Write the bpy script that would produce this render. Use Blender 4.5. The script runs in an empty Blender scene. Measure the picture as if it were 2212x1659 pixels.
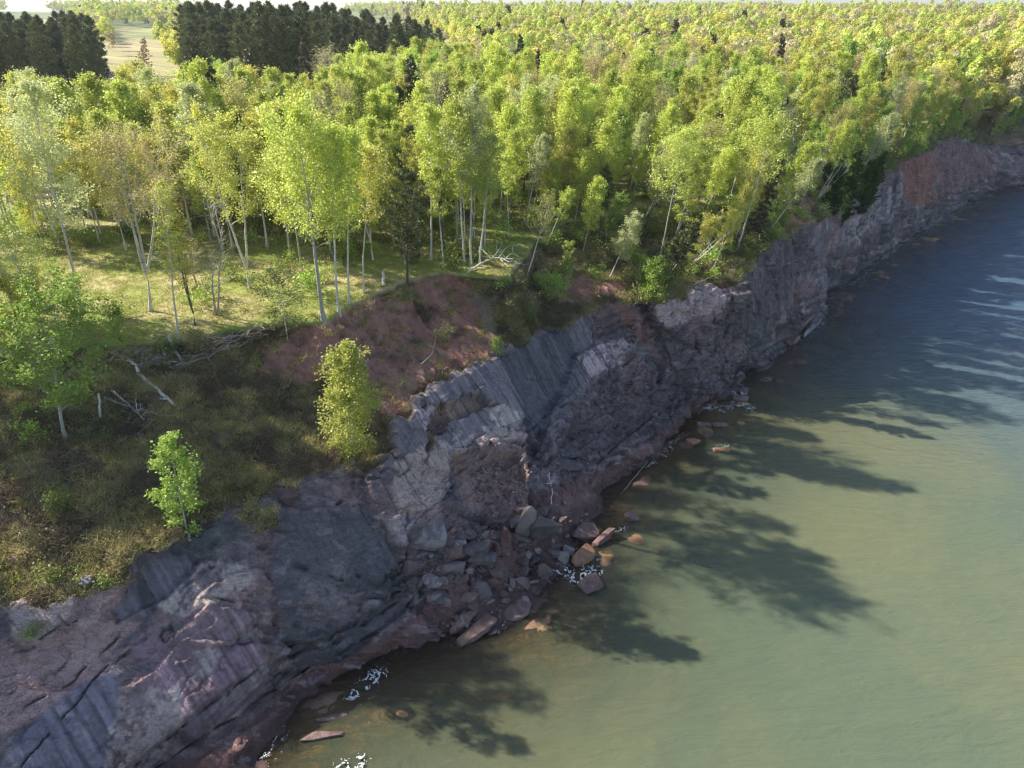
import bpy, math, random
import numpy as np

# ------------------------------------------------------------------ camera, sky, sun
SC = bpy.context.scene
CAM_H = 42.0
PITCH = math.radians(28.3)
FOC = 705.0 / 1024.0
cam_d = bpy.data.cameras.new('camera')
cam_d.sensor_width = 36.0
cam_d.lens = 36.0 * FOC
cam_d.clip_start = 0.5
cam_d.clip_end = 20000
cam = bpy.data.objects.new('camera', cam_d)
SC.collection.objects.link(cam)
cam.location = (0, 0, CAM_H)
cam.rotation_euler = (math.pi / 2 - PITCH, 0, 0)
SC.camera = cam

SUN_EL = math.radians(37.0)
SUN_TO = (-0.93, 0.37)                 # horizontal direction towards the sun
_a = math.hypot(*SUN_TO)
SUN_VEC = np.array([SUN_TO[0] / _a * math.cos(SUN_EL), SUN_TO[1] / _a * math.cos(SUN_EL), math.sin(SUN_EL)])
wd = bpy.data.worlds.new('World')
SC.world = wd
wd.use_nodes = True
_nt = wd.node_tree
_sky = _nt.nodes.new('ShaderNodeTexSky')
_sky.sky_type = 'NISHITA'
_sky.sun_disc = False
_sky.sun_elevation = SUN_EL
_sky.sun_rotation = math.atan2(SUN_VEC[0], SUN_VEC[1])
_sky.air_density = 1.0
_sky.dust_density = 1.0
_nt.links.new(_sky.outputs[0], _nt.nodes['Background'].inputs[0])
_nt.nodes['Background'].inputs[1].default_value = 0.115
from mathutils import Vector, Matrix
sl = bpy.data.lights.new('sun', 'SUN')
sl.energy = 5.0
sl.angle = math.radians(0.55)
sl.color = (1.0, 0.93, 0.80)
so = bpy.data.objects.new('sun', sl)
so.rotation_euler = Vector(SUN_VEC).to_track_quat('Z', 'Y').to_euler()
so.location = (0, 0, 200)
SC.collection.objects.link(so)
SC.view_settings.view_transform = 'Standard'
SC.view_settings.look = 'None'
SC.view_settings.exposure = 0.92
SC.view_settings.gamma = 1.0
try:
    SC.cycles.use_denoising = True
    SC.cycles.pixel_filter_type = 'BLACKMAN_HARRIS'
    SC.cycles.filter_width = 1.3
    SC.cycles.sample_clamp_direct = 8.0
    SC.cycles.sample_clamp_indirect = 4.0
    SC.cycles.max_bounces = 6
    SC.cycles.transparent_max_bounces = 8
    SC.cycles.diffuse_bounces = 3
    SC.cycles.transmission_bounces = 3
    SC.cycles.glossy_bounces = 2
    SC.cycles.volume_bounces = 0
    SC.cycles.caustics_reflective = False
    SC.cycles.caustics_refractive = False
except Exception:
    pass

# ------------------------------------------------------------------ projection helpers (photo measured on a 2212 px wide picture)
K = 2212.0 / 1024.0
CF = np.array([0, math.cos(PITCH), -math.sin(PITCH)])
CU = np.array([0, math.sin(PITCH), math.cos(PITCH)])
def project(P):
    d = P - np.array([0, 0, CAM_H])
    z = d @ CF
    zz = np.maximum(z, 1e-3)
    u = (512 + 705 * d[..., 0] / zz) * K
    v = (384 - 705 * (d @ CU) / zz) * K
    return u, v, z
def ray(u, v):
    x = (u / K - 512) / 705.0
    y = (384 - v / K) / 705.0
    return CF + np.array([x, 0, 0]) + y * CU
def unp(u, v, z):
    d = ray(u, v)
    return np.array([0, 0, CAM_H]) + d * ((z - CAM_H) / d[2])
CS, CN = (0.682, 0.731), (-0.731, 0.682)     # along the coast / inland
def to_sn(x, y):
    return x * CS[0] + y * CS[1], x * CN[0] + y * CN[1]
def to_xy(s, n):
    return s * CS[0] + n * CN[0], s * CS[1] + n * CN[1]

# ------------------------------------------------------------------ numpy noise
_rs = np.random.RandomState(7)
_T = _rs.rand(65536)
def _h(ix, iy, iz):
    return _T[(ix * 7919 + iy * 31337 + iz * 104729 + ((ix * iy) & 1023) * 17) & 65535]
def vnoise(x, y, z=0.0):
    x, y, z = np.broadcast_arrays(np.asarray(x, float), np.asarray(y, float), np.asarray(z, float))
    ix = np.floor(x).astype(np.int64); iy = np.floor(y).astype(np.int64); iz = np.floor(z).astype(np.int64)
    fx = x - ix; fy = y - iy; fz = z - iz
    fx = fx * fx * (3 - 2 * fx); fy = fy * fy * (3 - 2 * fy); fz = fz * fz * (3 - 2 * fz)
    def L(a, b, t): return a + (b - a) * t
    r0 = L(L(_h(ix, iy, iz), _h(ix + 1, iy, iz), fx), L(_h(ix, iy + 1, iz), _h(ix + 1, iy + 1, iz), fx), fy)
    r1 = L(L(_h(ix, iy, iz + 1), _h(ix + 1, iy, iz + 1), fx), L(_h(ix, iy + 1, iz + 1), _h(ix + 1, iy + 1, iz + 1), fx), fy)
    return L(r0, r1, fz) * 2 - 1
def fbm(x, y, z=0.0, oct=4, gain=0.5):
    a, s, t = 1.0, 0.0, 0.0
    for i in range(oct):
        s = s + a * vnoise(x * 2 ** i + 13.7 * i, y * 2 ** i - 7.1 * i, z * 2 ** i + 3.3 * i)
        t += a; a *= gain
    return s / t
def voronoi(x, y, seed=0):
    ix = np.floor(x).astype(np.int64); iy = np.floor(y).astype(np.int64)
    f1 = np.full(x.shape, 9.0); f2 = np.full(x.shape, 9.0); idv = np.zeros(x.shape)
    dxs = np.zeros(x.shape); dys = np.zeros(x.shape)
    for i in (-1, 0, 1):
        for j in (-1, 0, 1):
            cx = ix + i; cy = iy + j
            px = cx + 0.1 + 0.8 * _h(cx, cy, seed * 0 + 11 + seed); py = cy + 0.1 + 0.8 * _h(cx, cy, 57 + seed)
            d = np.hypot(x - px, y - py)
            m = d < f1
            f2 = np.where(m, f1, np.minimum(f2, d))
            idv = np.where(m, _h(cx, cy, 91 + seed), idv)
            dxs = np.where(m, x - px, dxs); dys = np.where(m, y - py, dys)
            f1 = np.where(m, d, f1)
    return f1, f2, idv, dxs, dys
def inpoly(u, v, poly):
    c = np.zeros(np.shape(u), bool)
    n = len(poly)
    for i in range(n):
        x0, y0 = poly[i]; x1, y1 = poly[(i + 1) % n]
        if y0 == y1: continue
        m = ((y0 > v) != (y1 > v)) & (u < (x1 - x0) * (v - y0) / (y1 - y0) + x0)
        c ^= m
    return c
def sstep(a, b, x):
    t = np.clip((x - a) / (b - a), 0, 1)
    return t * t * (3 - 2 * t)

# ------------------------------------------------------------------ object helpers
def link(o):
    SC.collection.objects.link(o); return o
def tag(o, label=None, cat=None, group=None, kind=None):
    if label: o['label'] = label
    if cat: o['category'] = cat
    if group: o['group'] = group
    if kind: o['kind'] = kind
    return o
def raw_mesh(name, V, F, mat=None, smooth=False, attrs=None):
    """V (n,3); F (m,k) array of equal-sized faces, or a list of such arrays"""
    me = bpy.data.meshes.new(name)
    V = np.asarray(V, np.float32).reshape(-1, 3)
    Fs = F if isinstance(F, list) else [F]
    Fs = [np.asarray(f, np.int32) for f in Fs if len(f)]
    me.vertices.add(len(V)); me.vertices.foreach_set('co', V.ravel())
    tot = sum(f.size for f in Fs); nf = sum(len(f) for f in Fs)
    me.loops.add(tot); me.polygons.add(nf)
    me.loops.foreach_set('vertex_index', np.concatenate([f.ravel() for f in Fs]))
    sizes = np.concatenate([np.full(len(f), f.shape[1], np.int32) for f in Fs])
    starts = np.concatenate([[0], np.cumsum(sizes)[:-1]]).astype(np.int32)
    me.polygons.foreach_set('loop_start', starts)
    if smooth:
        me.polygons.foreach_set('use_smooth', np.ones(nf, bool))
    for an, (ty, arr) in (attrs or {}).items():
        at = me.attributes.new(an, ty, 'POINT')
        at.data.foreach_set('color' if ty == 'FLOAT_COLOR' else 'value', np.asarray(arr, np.float32).ravel())
    me.update(calc_edges=True)
    if mat: me.materials.append(mat)
    return me
def mesh_obj(name, me, parent=None, loc=(0, 0, 0)):
    o = bpy.data.objects.new(name, me); link(o); o.location = loc
    if parent: o.parent = parent
    return o
class Acc:
    """collects tubes and loose quads into one mesh"""
    def __init__(s): s.V = []; s.Q = []; s.n = 0
    def tube(s, pts, rad, sides=5):
        pts = np.asarray(pts, float); rad = np.asarray(rad, float)
        T = np.gradient(pts, axis=0); T /= np.linalg.norm(T, axis=1)[:, None] + 1e-9
        ref = np.array([0.0, 0, 1]) if abs(T[0][2]) < .8 else np.array([1.0, 0, 0])
        A = np.cross(T, ref); A /= np.linalg.norm(A, axis=1)[:, None] + 1e-9
        B = np.cross(T, A)
        ang = np.arange(sides) * 2 * math.pi / sides
        ring = pts[:, None] + rad[:, None, None] * (np.cos(ang)[None, :, None] * A[:, None] + np.sin(ang)[None, :, None] * B[:, None])
        m = len(pts)
        i = np.arange(m - 1)[:, None] * sides; j = np.arange(sides)[None]; j2 = (j + 1) % sides
        q = np.stack([i + j, i + j2, i + sides + j2, i + sides + j], -1).reshape(-1, 4) + s.n
        s.V.append(ring.reshape(-1, 3)); s.Q.append(q); s.n += m * sides
    def mesh(s, name, mat, smooth=True):
        if not s.V: return None
        return raw_mesh(name, np.concatenate(s.V), np.concatenate(s.Q), mat, smooth)

# ------------------------------------------------------------------ materials
def nm(name):
    m = bpy.data.materials.new(name); m.use_nodes = True
    nt = m.node_tree; b = nt.nodes['Principled BSDF']
    return m, nt, nt.nodes, nt.links, b
def mix_rgb(N, Lk, a, b, fac, mode='MIX'):
    x = N.new('ShaderNodeMix'); x.data_type = 'RGBA'; x.blend_type = mode
    for sock, val in ((x.inputs[6], a), (x.inputs[7], b), (x.inputs[0], fac)):
        if isinstance(val, (int, float)): sock.default_value = val
        elif isinstance(val, tuple): sock.default_value = (*val, 1)
        else: Lk.new(val, sock)
    return x.outputs[2]
def math_n(N, Lk, op, a, b=None, c=None, clamp=False):
    x = N.new('ShaderNodeMath'); x.operation = op; x.use_clamp = clamp
    for i, val in enumerate((a, b, c)):
        if val is None: continue
        if isinstance(val, (int, float)): x.inputs[i].default_value = val
        else: Lk.new(val, x.inputs[i])
    return x.outputs[0]
def noise_n(N, Lk, vec, scale, detail=3, rough=.55, dist=0.0):
    x = N.new('ShaderNodeTexNoise'); x.inputs['Scale'].default_value = scale
    x.inputs['Detail'].default_value = detail; x.inputs['Roughness'].default_value = rough
    x.inputs['Distortion'].default_value = dist
    if vec is not None: Lk.new(vec, x.inputs['Vector'])
    return x.outputs[0]
def mrange(N, Lk, v, a, b, c=0.0, d=1.0):
    x = N.new('ShaderNodeMapRange'); Lk.new(v, x.inputs[0])
    for i, q in enumerate((a, b, c, d)): x.inputs[i + 1].default_value = q
    return x.outputs[0]

def leaf_mat(name, c1, c2, c3, trans=0.5, objvar=1.0):
    """c1/c2: leaf to leaf variation; c3: whole trees drift towards it"""
    m, nt, N, Lk, b = nm(name)
    at = N.new('ShaderNodeAttribute'); at.attribute_name = 'tint'
    oi = N.new('ShaderNodeObjectInfo')
    col = mix_rgb(N, Lk, c1, c2, at.outputs['Fac'])
    col = mix_rgb(N, Lk, col, c3, math_n(N, Lk, 'MULTIPLY', oi.outputs['Random'], objvar))
    r2 = math_n(N, Lk, 'FRACT', math_n(N, Lk, 'MULTIPLY', oi.outputs['Random'], 17.3))
    hs = N.new('ShaderNodeHueSaturation'); Lk.new(col, hs.inputs['Color'])
    Lk.new(mrange(N, Lk, r2, 0, 1, .88, 1.22), hs.inputs['Value'])
    d = N.new('ShaderNodeBsdfDiffuse'); t = N.new('ShaderNodeBsdfTranslucent')
    g = N.new('ShaderNodeBsdfGlossy'); g.inputs['Roughness'].default_value = .45
    Lk.new(hs.outputs[0], d.inputs[0])
    tc = mix_rgb(N, Lk, hs.outputs[0], (1.0, 1.0, .35), .0)
    Lk.new(tc, t.inputs[0])
    ms = N.new('ShaderNodeMixShader'); ms.inputs[0].default_value = trans
    Lk.new(d.outputs[0], ms.inputs[1]); Lk.new(t.outputs[0], ms.inputs[2])
    m2 = N.new('ShaderNodeMixShader'); m2.inputs[0].default_value = .035
    Lk.new(ms.outputs[0], m2.inputs[1]); Lk.new(g.outputs[0], m2.inputs[2])
    Lk.new(m2.outputs[0], N['Material Output'].inputs[0])
    return m
M = {}
M['aspen'] = leaf_mat('aspen_leaves', (.47, .56, .09), (.67, .74, .18), (.54, .59, .12))
M['birch'] = leaf_mat('birch_leaves', (.51, .54, .10), (.66, .68, .18), (.47, .50, .11))
M['yellow'] = leaf_mat('yellow_green_leaves', (.54, .53, .085), (.66, .65, .15), (.56, .52, .12))
M['green'] = leaf_mat('fresh_green_leaves', (.32, .47, .08), (.49, .62, .14), (.32, .44, .08))
M['orange'] = leaf_mat('budding_orange_leaves', (.52, .38, .18), (.58, .47, .22), (.56, .52, .18))
M['tanbud'] = leaf_mat('budding_tan_leaves', (.50, .43, .26), (.58, .52, .31), (.52, .50, .24))
M['pale'] = leaf_mat('pale_silver_leaves', (.50, .54, .25), (.66, .68, .37), (.52, .56, .24))
M['pine'] = leaf_mat('pine_needles', (.075, .10, .035), (.23, .25, .10), (.14, .15, .065), .15)
M['spruce'] = leaf_mat('spruce_needles', (.06, .075, .03), (.11, .12, .05), (.14, .12, .07), .15)
M['cedar'] = leaf_mat('cedar_sprays', (.06, .11, .025), (.12, .18, .04), (.07, .11, .025), .25)
M['larch'] = leaf_mat('larch_twigs', (.30, .20, .12), (.38, .27, .16), (.34, .24, .13), .2)
M['shrub'] = leaf_mat('shrub_leaves', (.19, .25, .055), (.31, .36, .09), (.18, .23, .05))
M['olive'] = leaf_mat('olive_shrub_leaves', (.24, .24, .09), (.36, .34, .14), (.28, .25, .10))

def bark_mat(name, base, dark, thr, scale=3.0, streak=(1, 1, 6)):
    m, nt, N, Lk, b = nm(name)
    tc = N.new('ShaderNodeTexCoord'); mp = N.new('ShaderNodeMapping'); mp.inputs['Scale'].default_value = streak
    Lk.new(tc.outputs['Object'], mp.inputs[0])
    n1 = noise_n(N, Lk, mp.outputs[0], scale, 4, .6)
    col = mix_rgb(N, Lk, base, dark, mrange(N, Lk, n1, thr, thr + .06))
    n2 = noise_n(N, Lk, tc.outputs['Object'], 2.0, 3)
    col = mix_rgb(N, Lk, col, tuple(c * .7 for c in base), mrange(N, Lk, n2, .4, .7, 0, .6))
    Lk.new(col, b.inputs['Base Color']); b.inputs['Roughness'].default_value = .8
    bp = N.new('ShaderNodeBump'); bp.inputs['Strength'].default_value = .4; bp.inputs['Distance'].default_value = .03
    Lk.new(n1, bp.inputs['Height']); Lk.new(bp.outputs[0], b.inputs['Normal'])
    return m
M['bark_birch'] = bark_mat('white_birch_bark', (.66, .62, .56), (.07, .06, .05), .60, 1.6)
M['bark_aspen'] = bark_mat('pale_aspen_bark', (.42, .40, .34), (.10, .09, .07), .60, 1.6)
M['bark_grey'] = bark_mat('grey_bark', (.17, .145, .12), (.06, .05, .04), .52, 3, (4, 4, .8))
M['bark_pine'] = bark_mat('pine_bark', (.15, .105, .08), (.05, .04, .03), .52, 3, (4, 4, .8))
M['deadwood'] = bark_mat('weathered_deadwood', (.42, .37, .32), (.16, .13, .11), .56, 3, (6, 6, .8))
M['deadwood_white'] = bark_mat('bleached_deadwood', (.66, .62, .56), (.30, .26, .22), .6, 3, (6, 6, .8))

# ------------------------------------------------------------------ TERRAIN: one sheet swept along the coast
def line_from_px(px, ext0, ext1):
    pts = []
    for u, v, z in px:
        p = unp(u, v, z); s, n = to_sn(p[0], p[1]); pts.append((s, n, z))
    pts = sorted(ext0 + pts + ext1)
    return np.array(pts)
LW = line_from_px([(540,1659,0),(650,1500,0),(800,1450,0),(950,1400,0),(1080,1340,0),(1160,1290,0),(1230,1200,0),(1290,1130,0),(1310,1060,0),(1390,1000,0),(1480,920,0),(1500,880,0),(1580,840,0),(1640,790,0),(1720,740,0),(1790,680,0),(1790,630,0),(1850,600,0),(1940,530,0),(2060,460,0),(2110,425,0)],
    [(-3000, 30, 0), (-20, 31, 0)], [(224, 33, 0), (232, 28.5, 0), (246, 21, 0), (275, 12, 0), (330, 14, 0), (420, 30, 0), (5000, 60, 0)])
LB = line_from_px([(360,1659,1.2),(560,1540,1.2),(720,1440,1.2),(860,1340,1.3),(900,1300,1.6),(1000,1230,3),(1150,1060,3.5),(1300,1010,1.5),(1400,960,1.2),(1490,890,.8)],
    [(-3000, 33, 1), (-20, 33, 1)], [(75, 33.4, .7), (83, 33.8, .7), (107, 33.9, .8), (116, 37.4, .5), (151, 37.6, .6), (210, 37.5, .7), (224, 35, .7), (232, 30, .8), (246, 22.5, 1), (275, 13.5, 1), (330, 16, 1), (420, 32, .7), (5000, 62, .7)])
LL = line_from_px([(0,1310,8.5),(170,1270,9),(330,1190,9.5),(440,1150,10),(590,1065,10.5),(800,1000,10),(900,850,10.5),(1070,765,11),(1180,700,11),(1280,665,11),(1420,645,12),(1600,600,13)],
    [(-3000, 44, 8), (-20, 45, 8)], [(88, 37.6, 13.6), (103, 37.4, 14.6), (110, 37.6, 13.6), (124, 39.4, 14), (146, 40, 15), (184, 41, 16), (203, 42.5, 14), (222, 42, 10), (232, 38, 9), (246, 29, 10), (275, 19, 13), (330, 22, 13), (420, 40, 12), (5000, 66, 7)])
LG = line_from_px([(0,760,17),(240,740,17),(390,735,17),(540,700,17),(640,690,17),(700,695,17),(770,650,17),(890,600,17),(960,585,17),(1090,600,17),(1180,500,17),(1230,470,17),(1330,460,17)],
    [(-3000, 64, 17), (-20, 66, 17)], [(86, 49, 17), (95, 45, 17), (104, 43.5, 17), (120, 44, 17), (150, 45.5, 17), (184, 46, 17.2), (205, 50, 17), (222, 54, 17), (232, 52, 17), (246, 40, 17), (275, 27, 17), (330, 29, 17), (420, 50, 17), (5000, 90, 17)])
def uniq_s(a, step=0.6):
    out = [a[0]]
    for r in a[1:]:
        if r[0] - out[-1][0] >= step: out.append(r)
    return np.array(out)
LW, LB, LL, LG = [uniq_s(a) for a in (LW, LB, LL, LG)]
def segs(parts):
    out = [parts[0][0]]
    for a, b, n in parts: out += list(np.linspace(a, b, n + 1)[1:])
    return np.array(out)
def geo(a, b, n): return list(a + (b - a) * (np.geomspace(1, 60, n + 1)[1:] - 1) / 59)
S = np.array(sorted([-x for x in geo(12, 3000, 40)] + list(np.arange(-12, 100, .125)) + list(np.arange(100, 300, .5)) + [300.0] + geo(300, 5000, 42)))
NC = len(S)
def sm_line(a, sd):
    n = np.interp(S, a[:, 0], a[:, 1]); z = np.interp(S, a[:, 0], a[:, 2])
    # gaussian smoothing over the dense part
    w = int(sd / .125) * 2 + 1; kx = np.exp(-.5 * (np.arange(w * 2 + 1) - w) ** 2 / (w / 2.2) ** 2); kx /= kx.sum()
    def f(q):
        qq = np.convolve(np.pad(q, w, 'edge'), kx, 'same')[w:-w]
        return np.where((S > -10) & (S < 98), qq, q)
    return f(n), f(z)
nW, zW = sm_line(LW, .7); nB, zB = sm_line(LB, .7); nL, zL = sm_line(LL, .7); nG, zG = sm_line(LG, .6)
nW = nW + .8 * fbm(S * .25, 5.5) + .35 * fbm(S * 1.1, 9.1)
nB = np.maximum(nB + .6 * fbm(S * .3, 2.5), nW + .3)
nL = np.maximum(nL + .7 * fbm(S * .22, 1.5) + .25 * fbm(S * 1.3, 8.1), nB + 1.2)
zL = zL + .5 * fbm(S * .3, 3.5)
nG = np.maximum(nG + 1.1 * fbm(S * .18, 7.5) + .45 * fbm(S * .9, 4.1), nL + 1.6)
# mid-face and mid-slope, as fractions
def fr(pairs): p = np.array(pairs, float); return np.interp(S, p[:, 0], p[:, 1])
fMn = fr([(0, .5), (22, .5), (28, .55), (36, .52), (45, .62), (55, .66), (66, .66), (76, .5), (120, .5)])
fMz = fr([(0, .5), (22, .45), (28, .42), (36, .42), (45, .36), (55, .38), (66, .40), (76, .5), (120, .55)])
fSn = fr([(0, .5), (22, .5), (27, .62), (33, .72), (50, .70), (60, .6), (80, .5)])
fSz = fr([(0, .50), (22, .42), (27, .30), (33, .30), (50, .42), (60, .45), (80, .55)])
nM = nB + (nL - nB) * fMn; zM = zB + (zL - zB) * fMz
nS = nL + (nG - nL) * fSn; zS = zL + (zG - zL) * fSz
one = np.ones(NC)
hillz = 17 + 30 * np.exp(-((S + 900) / 1500.0) ** 2)
ctrl = [(-400 * one, -9 * one, 0), (nW - 24, -3.4 * one, 12), (nW - 7, -.75 * one, 40), (nW, zW, 26), (nB, zB, 16), (nM, zM, 74), (nL, zL, 78),
        (nS, zS, 52), (nG - .35, zG - .5, 50), (nG, zG, 4), (nG + 3, zG + .25, 14), (110 * one, 17.6 * one, 80), (330 * one, 17.2 * one, 34), (1200 * one, 17 * one, 16),
        (2600 * one, hillz, 10), (4500 * one, 10 + 0 * hillz, 5)]
Nn = [ctrl[0][0]]; Zz = [ctrl[0][1]]; Tt = [0.0]
for k in range(1, len(ctrl)):
    a, b = ctrl[k - 1], ctrl[k]
    for i in range(1, b[2] + 1):
        t = i / b[2]; Nn.append(a[0] + (b[0] - a[0]) * t); Zz.append(a[1] + (b[1] - a[1]) * t); Tt.append(k - 1 + t)
Nn = np.array(Nn); Zz = np.array(Zz); Tt = np.array(Tt)          # rows x columns
NR = len(Tt)
# round the profile a little away from the lips
for _ in range(3):
    zz = Zz.copy(); zz[1:-1] = (Zz[:-2] + 2 * Zz[1:-1] + Zz[2:]) / 4
    w_ = np.where((Tt > 8.4) | (Tt < 4), 1, .6)[:, None]
    Zz = Zz * (1 - w_) + zz * w_
SS = np.broadcast_to(S, Nn.shape)
TT = np.broadcast_to(Tt[:, None], Nn.shape)
arc = np.cumsum(np.concatenate([np.zeros((1, NC)), np.hypot(np.diff(Nn, axis=0), np.diff(Zz, axis=0))]), axis=0)
arc = arc - arc[np.searchsorted(Tt, 3.0)][None, :]
X0, Y0 = to_xy(SS, Nn)
P = np.stack([X0, Y0, Zz], -1)
def grid_normals(P):
    a = np.gradient(P, axis=0); b = np.gradient(P, axis=1)
    n = np.cross(b, a); n /= np.linalg.norm(n, axis=2)[..., None] + 1e-9
    return n * np.where(n[..., 2:3] < -.2, -1, 1)
Nrm = grid_normals(P)
near = (S > -14) & (S < 300)
lipn = .16 * fbm(SS * .5, 4.0, 0.0, 2) + .10 * fbm(SS * 1.6, arc * 1.6, 5.0, 3)
rk = sstep(2.6, 3.4, TT) * (1 - sstep(5.93, 6.01, TT + lipn))      # bare rock face
so_ = sstep(5.93, 6.02, TT + lipn) * (1 - sstep(7.9, 8.1, TT))                                    # soil slope
pu, pv, pz = project(P)
wu = pu + 9 * fbm(SS * .5, arc * .5, 3.0); wv = pv + 9 * fbm(SS * .5, arc * .5, 9.0)
wu = wu + 5 * fbm(SS * 2.2, arc * 2.2, 3.0, 3); wv = wv + 5 * fbm(SS * 2.2, arc * 2.2, 9.0, 3)
front = pz > 5
def P_in(*polys):
    m = np.zeros(pu.shape, bool)
    for q in polys: m |= inpoly(wu, wv, q)
    return m & front & (SS > -14) & (SS < 260)
def soft(m, it=2):
    x = m.astype(float)
    for _ in range(it):
        x[1:-1, 1:-1] = (x[1:-1, 1:-1] * 2 + x[:-2, 1:-1] + x[2:, 1:-1] + x[1:-1, :-2] + x[1:-1, 2:]) / 6
    return x
slab_polys = [[(1075,775),(1280,670),(1315,790),(1250,860),(1150,935),(1110,870)], [(895,865),(1070,775),(1115,870),(1118,930),(1040,935),(930,905)],
    [(785,990),(880,885),(912,905),(905,985),(850,1000)], [(915,945),(1060,885),(1075,935),(930,985)],
    [(0,1659),(50,1570),(150,1490),(260,1445),(255,1540),(230,1659)], [(360,1395),(450,1300),(560,1330),(500,1395)], [(300,1480),(400,1380),(560,1390),(580,1480),(420,1600),(350,1560)],
    [(250,1300),(330,1200),(420,1200),(400,1260),(330,1330),(250,1340)], [(1230,1075),(1340,1050),(1200,1180),(1130,1180)]]
smooth_m = soft(P_in(*slab_polys), 4)
# vertical offsets: plates, ledges, cracks
uu = SS + .8 * fbm(SS * .3, arc * .3, 5.0); vv = arc + .8 * fbm(SS * .3, arc * .3, 8.0)
f1, f2, idv, dx, dy = voronoi((uu + .35 * vv) * .30, (vv - .2 * uu) * .42, 0)
g1, g2, idg, ex, ey = voronoi(uu * .95 + 3, vv * 1.15, 300)
h1, h2, idh, hx, hy = voronoi(uu * 2.3 + 7, vv * 3.1, 700)
edge1 = np.clip((f2 - f1) / .10, 0, 1); edge2 = np.clip((g2 - g1) / .13, 0, 1); edge3 = np.clip((h2 - h1) / .16, 0, 1)
roughp = .6 * soft(P_in([(880,1160),(1000,1000),(1130,930),(1260,860),(1380,790),(1500,640),(1600,620),(1600,850),(1480,880),(1400,960),(1300,1010),(1180,1180),(1150,1290),(950,1290)],
                   [(820,860),(940,800),(1060,770),(960,850),(860,910)], [(1380,650),(1600,600),(1640,790),(1500,880),(1400,800)]), 4)
roughp = roughp * (1 - .8 * soft(P_in([(955,1000),(1120,985),(1155,1085),(1110,1150),(985,1110)]), 2))
amp = rk * (.30 + .8 * roughp) * (1 - .85 * smooth_m)
q_ = 2.6 * fbm(uu * .16 + .1 * vv, vv * .24, 44.0, 5, .55) + 1.2 * fbm(uu * .7, vv * .9, 45.0, 4) * .35
lev = np.floor(q_) + sstep(.86, 1.0, q_ - np.floor(q_))
q2_ = 2.2 * fbm(uu * .5 + 9, vv * .62 + .2 * uu, 46.0, 5, .6)
lev2 = np.floor(q2_) + sstep(.84, 1.0, q2_ - np.floor(q2_))
disp = rk * (1 - .6 * smooth_m) * (.40 * lev + .10 * lev2)
disp += amp * roughp * ((idv - .5) * 1.0 + (dx * .5 + dy * .35) * (idv - .3) * 1.1 - .20 * (1 - edge1))
disp += amp * ((idg - .5) * .42 + (ex * .35 + ey * .3) * (idg - .5) * 1.2 - .16 * (1 - edge2)) * (.12 + 1.1 * roughp)
disp += rk * (1 - .85 * smooth_m) * ((idh - .5) * .14 - .05 * (1 - edge3)) * (.5 + .9 * roughp)
disp += rk * (.22 * fbm(SS * .35, arc * .35, 1.0) + .04 * fbm(SS * 3, arc * 3, 2.0, 3))
# bedding ribs running along the coast low on the face and on the shelf
low = sstep(2.2, 3.0, TT) * (1 - sstep(4.15, 4.7, TT + .3 * fbm(SS * .3, 3.0)))
rib = fbm(arc * 1.7 + .25 * SS, SS * .10, 4.0, 4)
disp += low * .30 * rib
# big plates standing proud or broken away, and long open joints
def band(px, w):
    d = np.full(pu.shape, 99.0)
    for (x0, y0), (x1, y1) in zip(px[:-1], px[1:]):
        L2_ = (x1 - x0) ** 2 + (y1 - y0) ** 2; t_ = np.clip(((wu2 - x0) * (x1 - x0) + (wv2 - y0) * (y1 - y0)) / L2_, 0, 1)
        d = np.minimum(d, np.hypot(wu2 - x0 - t_ * (x1 - x0), wv2 - y0 - t_ * (y1 - y0)))
    return np.clip(1 - d / w, 0, 1) * front
wu2 = pu + 10 * fbm(SS * .7, arc * .7, 71.0) + 3 * fbm(SS * 2.5, arc * 2.5, 72.0); wv2 = pv + 10 * fbm(SS * .7, arc * .7, 73.0) + 3 * fbm(SS * 2.5, arc * 2.5, 74.0)
for q, a_ in (([(785,990),(900,855),(1070,768),(1112,870),(1130,960),(1140,1125),(1060,1130),(960,1100),(870,1190),(800,1110)], 1.3), ([(908,930),(925,893),(1000,868),(1062,884),(1000,908),(945,935),(912,985),(903,1010)], -1.0),
              ([(965,1000),(1110,990),(1150,1090),(1100,1170),(990,1110)], -.9), ([(1240,770),(1315,735),(1390,740),(1330,800),(1180,1000),(1160,960)], .7), ([(1375,650),(1395,650),(1440,760),(1430,830),(1400,760)], -1.1),
              ([(1390,655),(1600,605),(1600,640),(1500,760),(1440,720)], .7), ([(15,1320),(100,1280),(172,1285),(165,1335),(90,1395),(25,1385)], .5), ([(360,1395),(450,1300),(560,1330),(500,1395)], .45),
              ([(300,1480),(400,1380),(560,1390),(640,1400),(560,1490),(420,1600),(350,1560)], .4), ([(330,1200),(430,1160),(440,1205),(340,1300),(250,1350),(240,1300)], -.5), ([(585,1100),(800,1095),(850,1200),(840,1290),(700,1400),(600,1380),(590,1250)], .5),
              ([(270,1659),(420,1540),(560,1440),(720,1370),(860,1290),(900,1300),(860,1340),(560,1560),(400,1659)], -.6), ([(1520,640),(1600,620),(1640,700),(1560,840),(1480,880),(1500,760)], .6)):
    disp = disp + a_ * soft(inpoly(wu2, wv2, q) & front & (rk > .5), 1)
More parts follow.
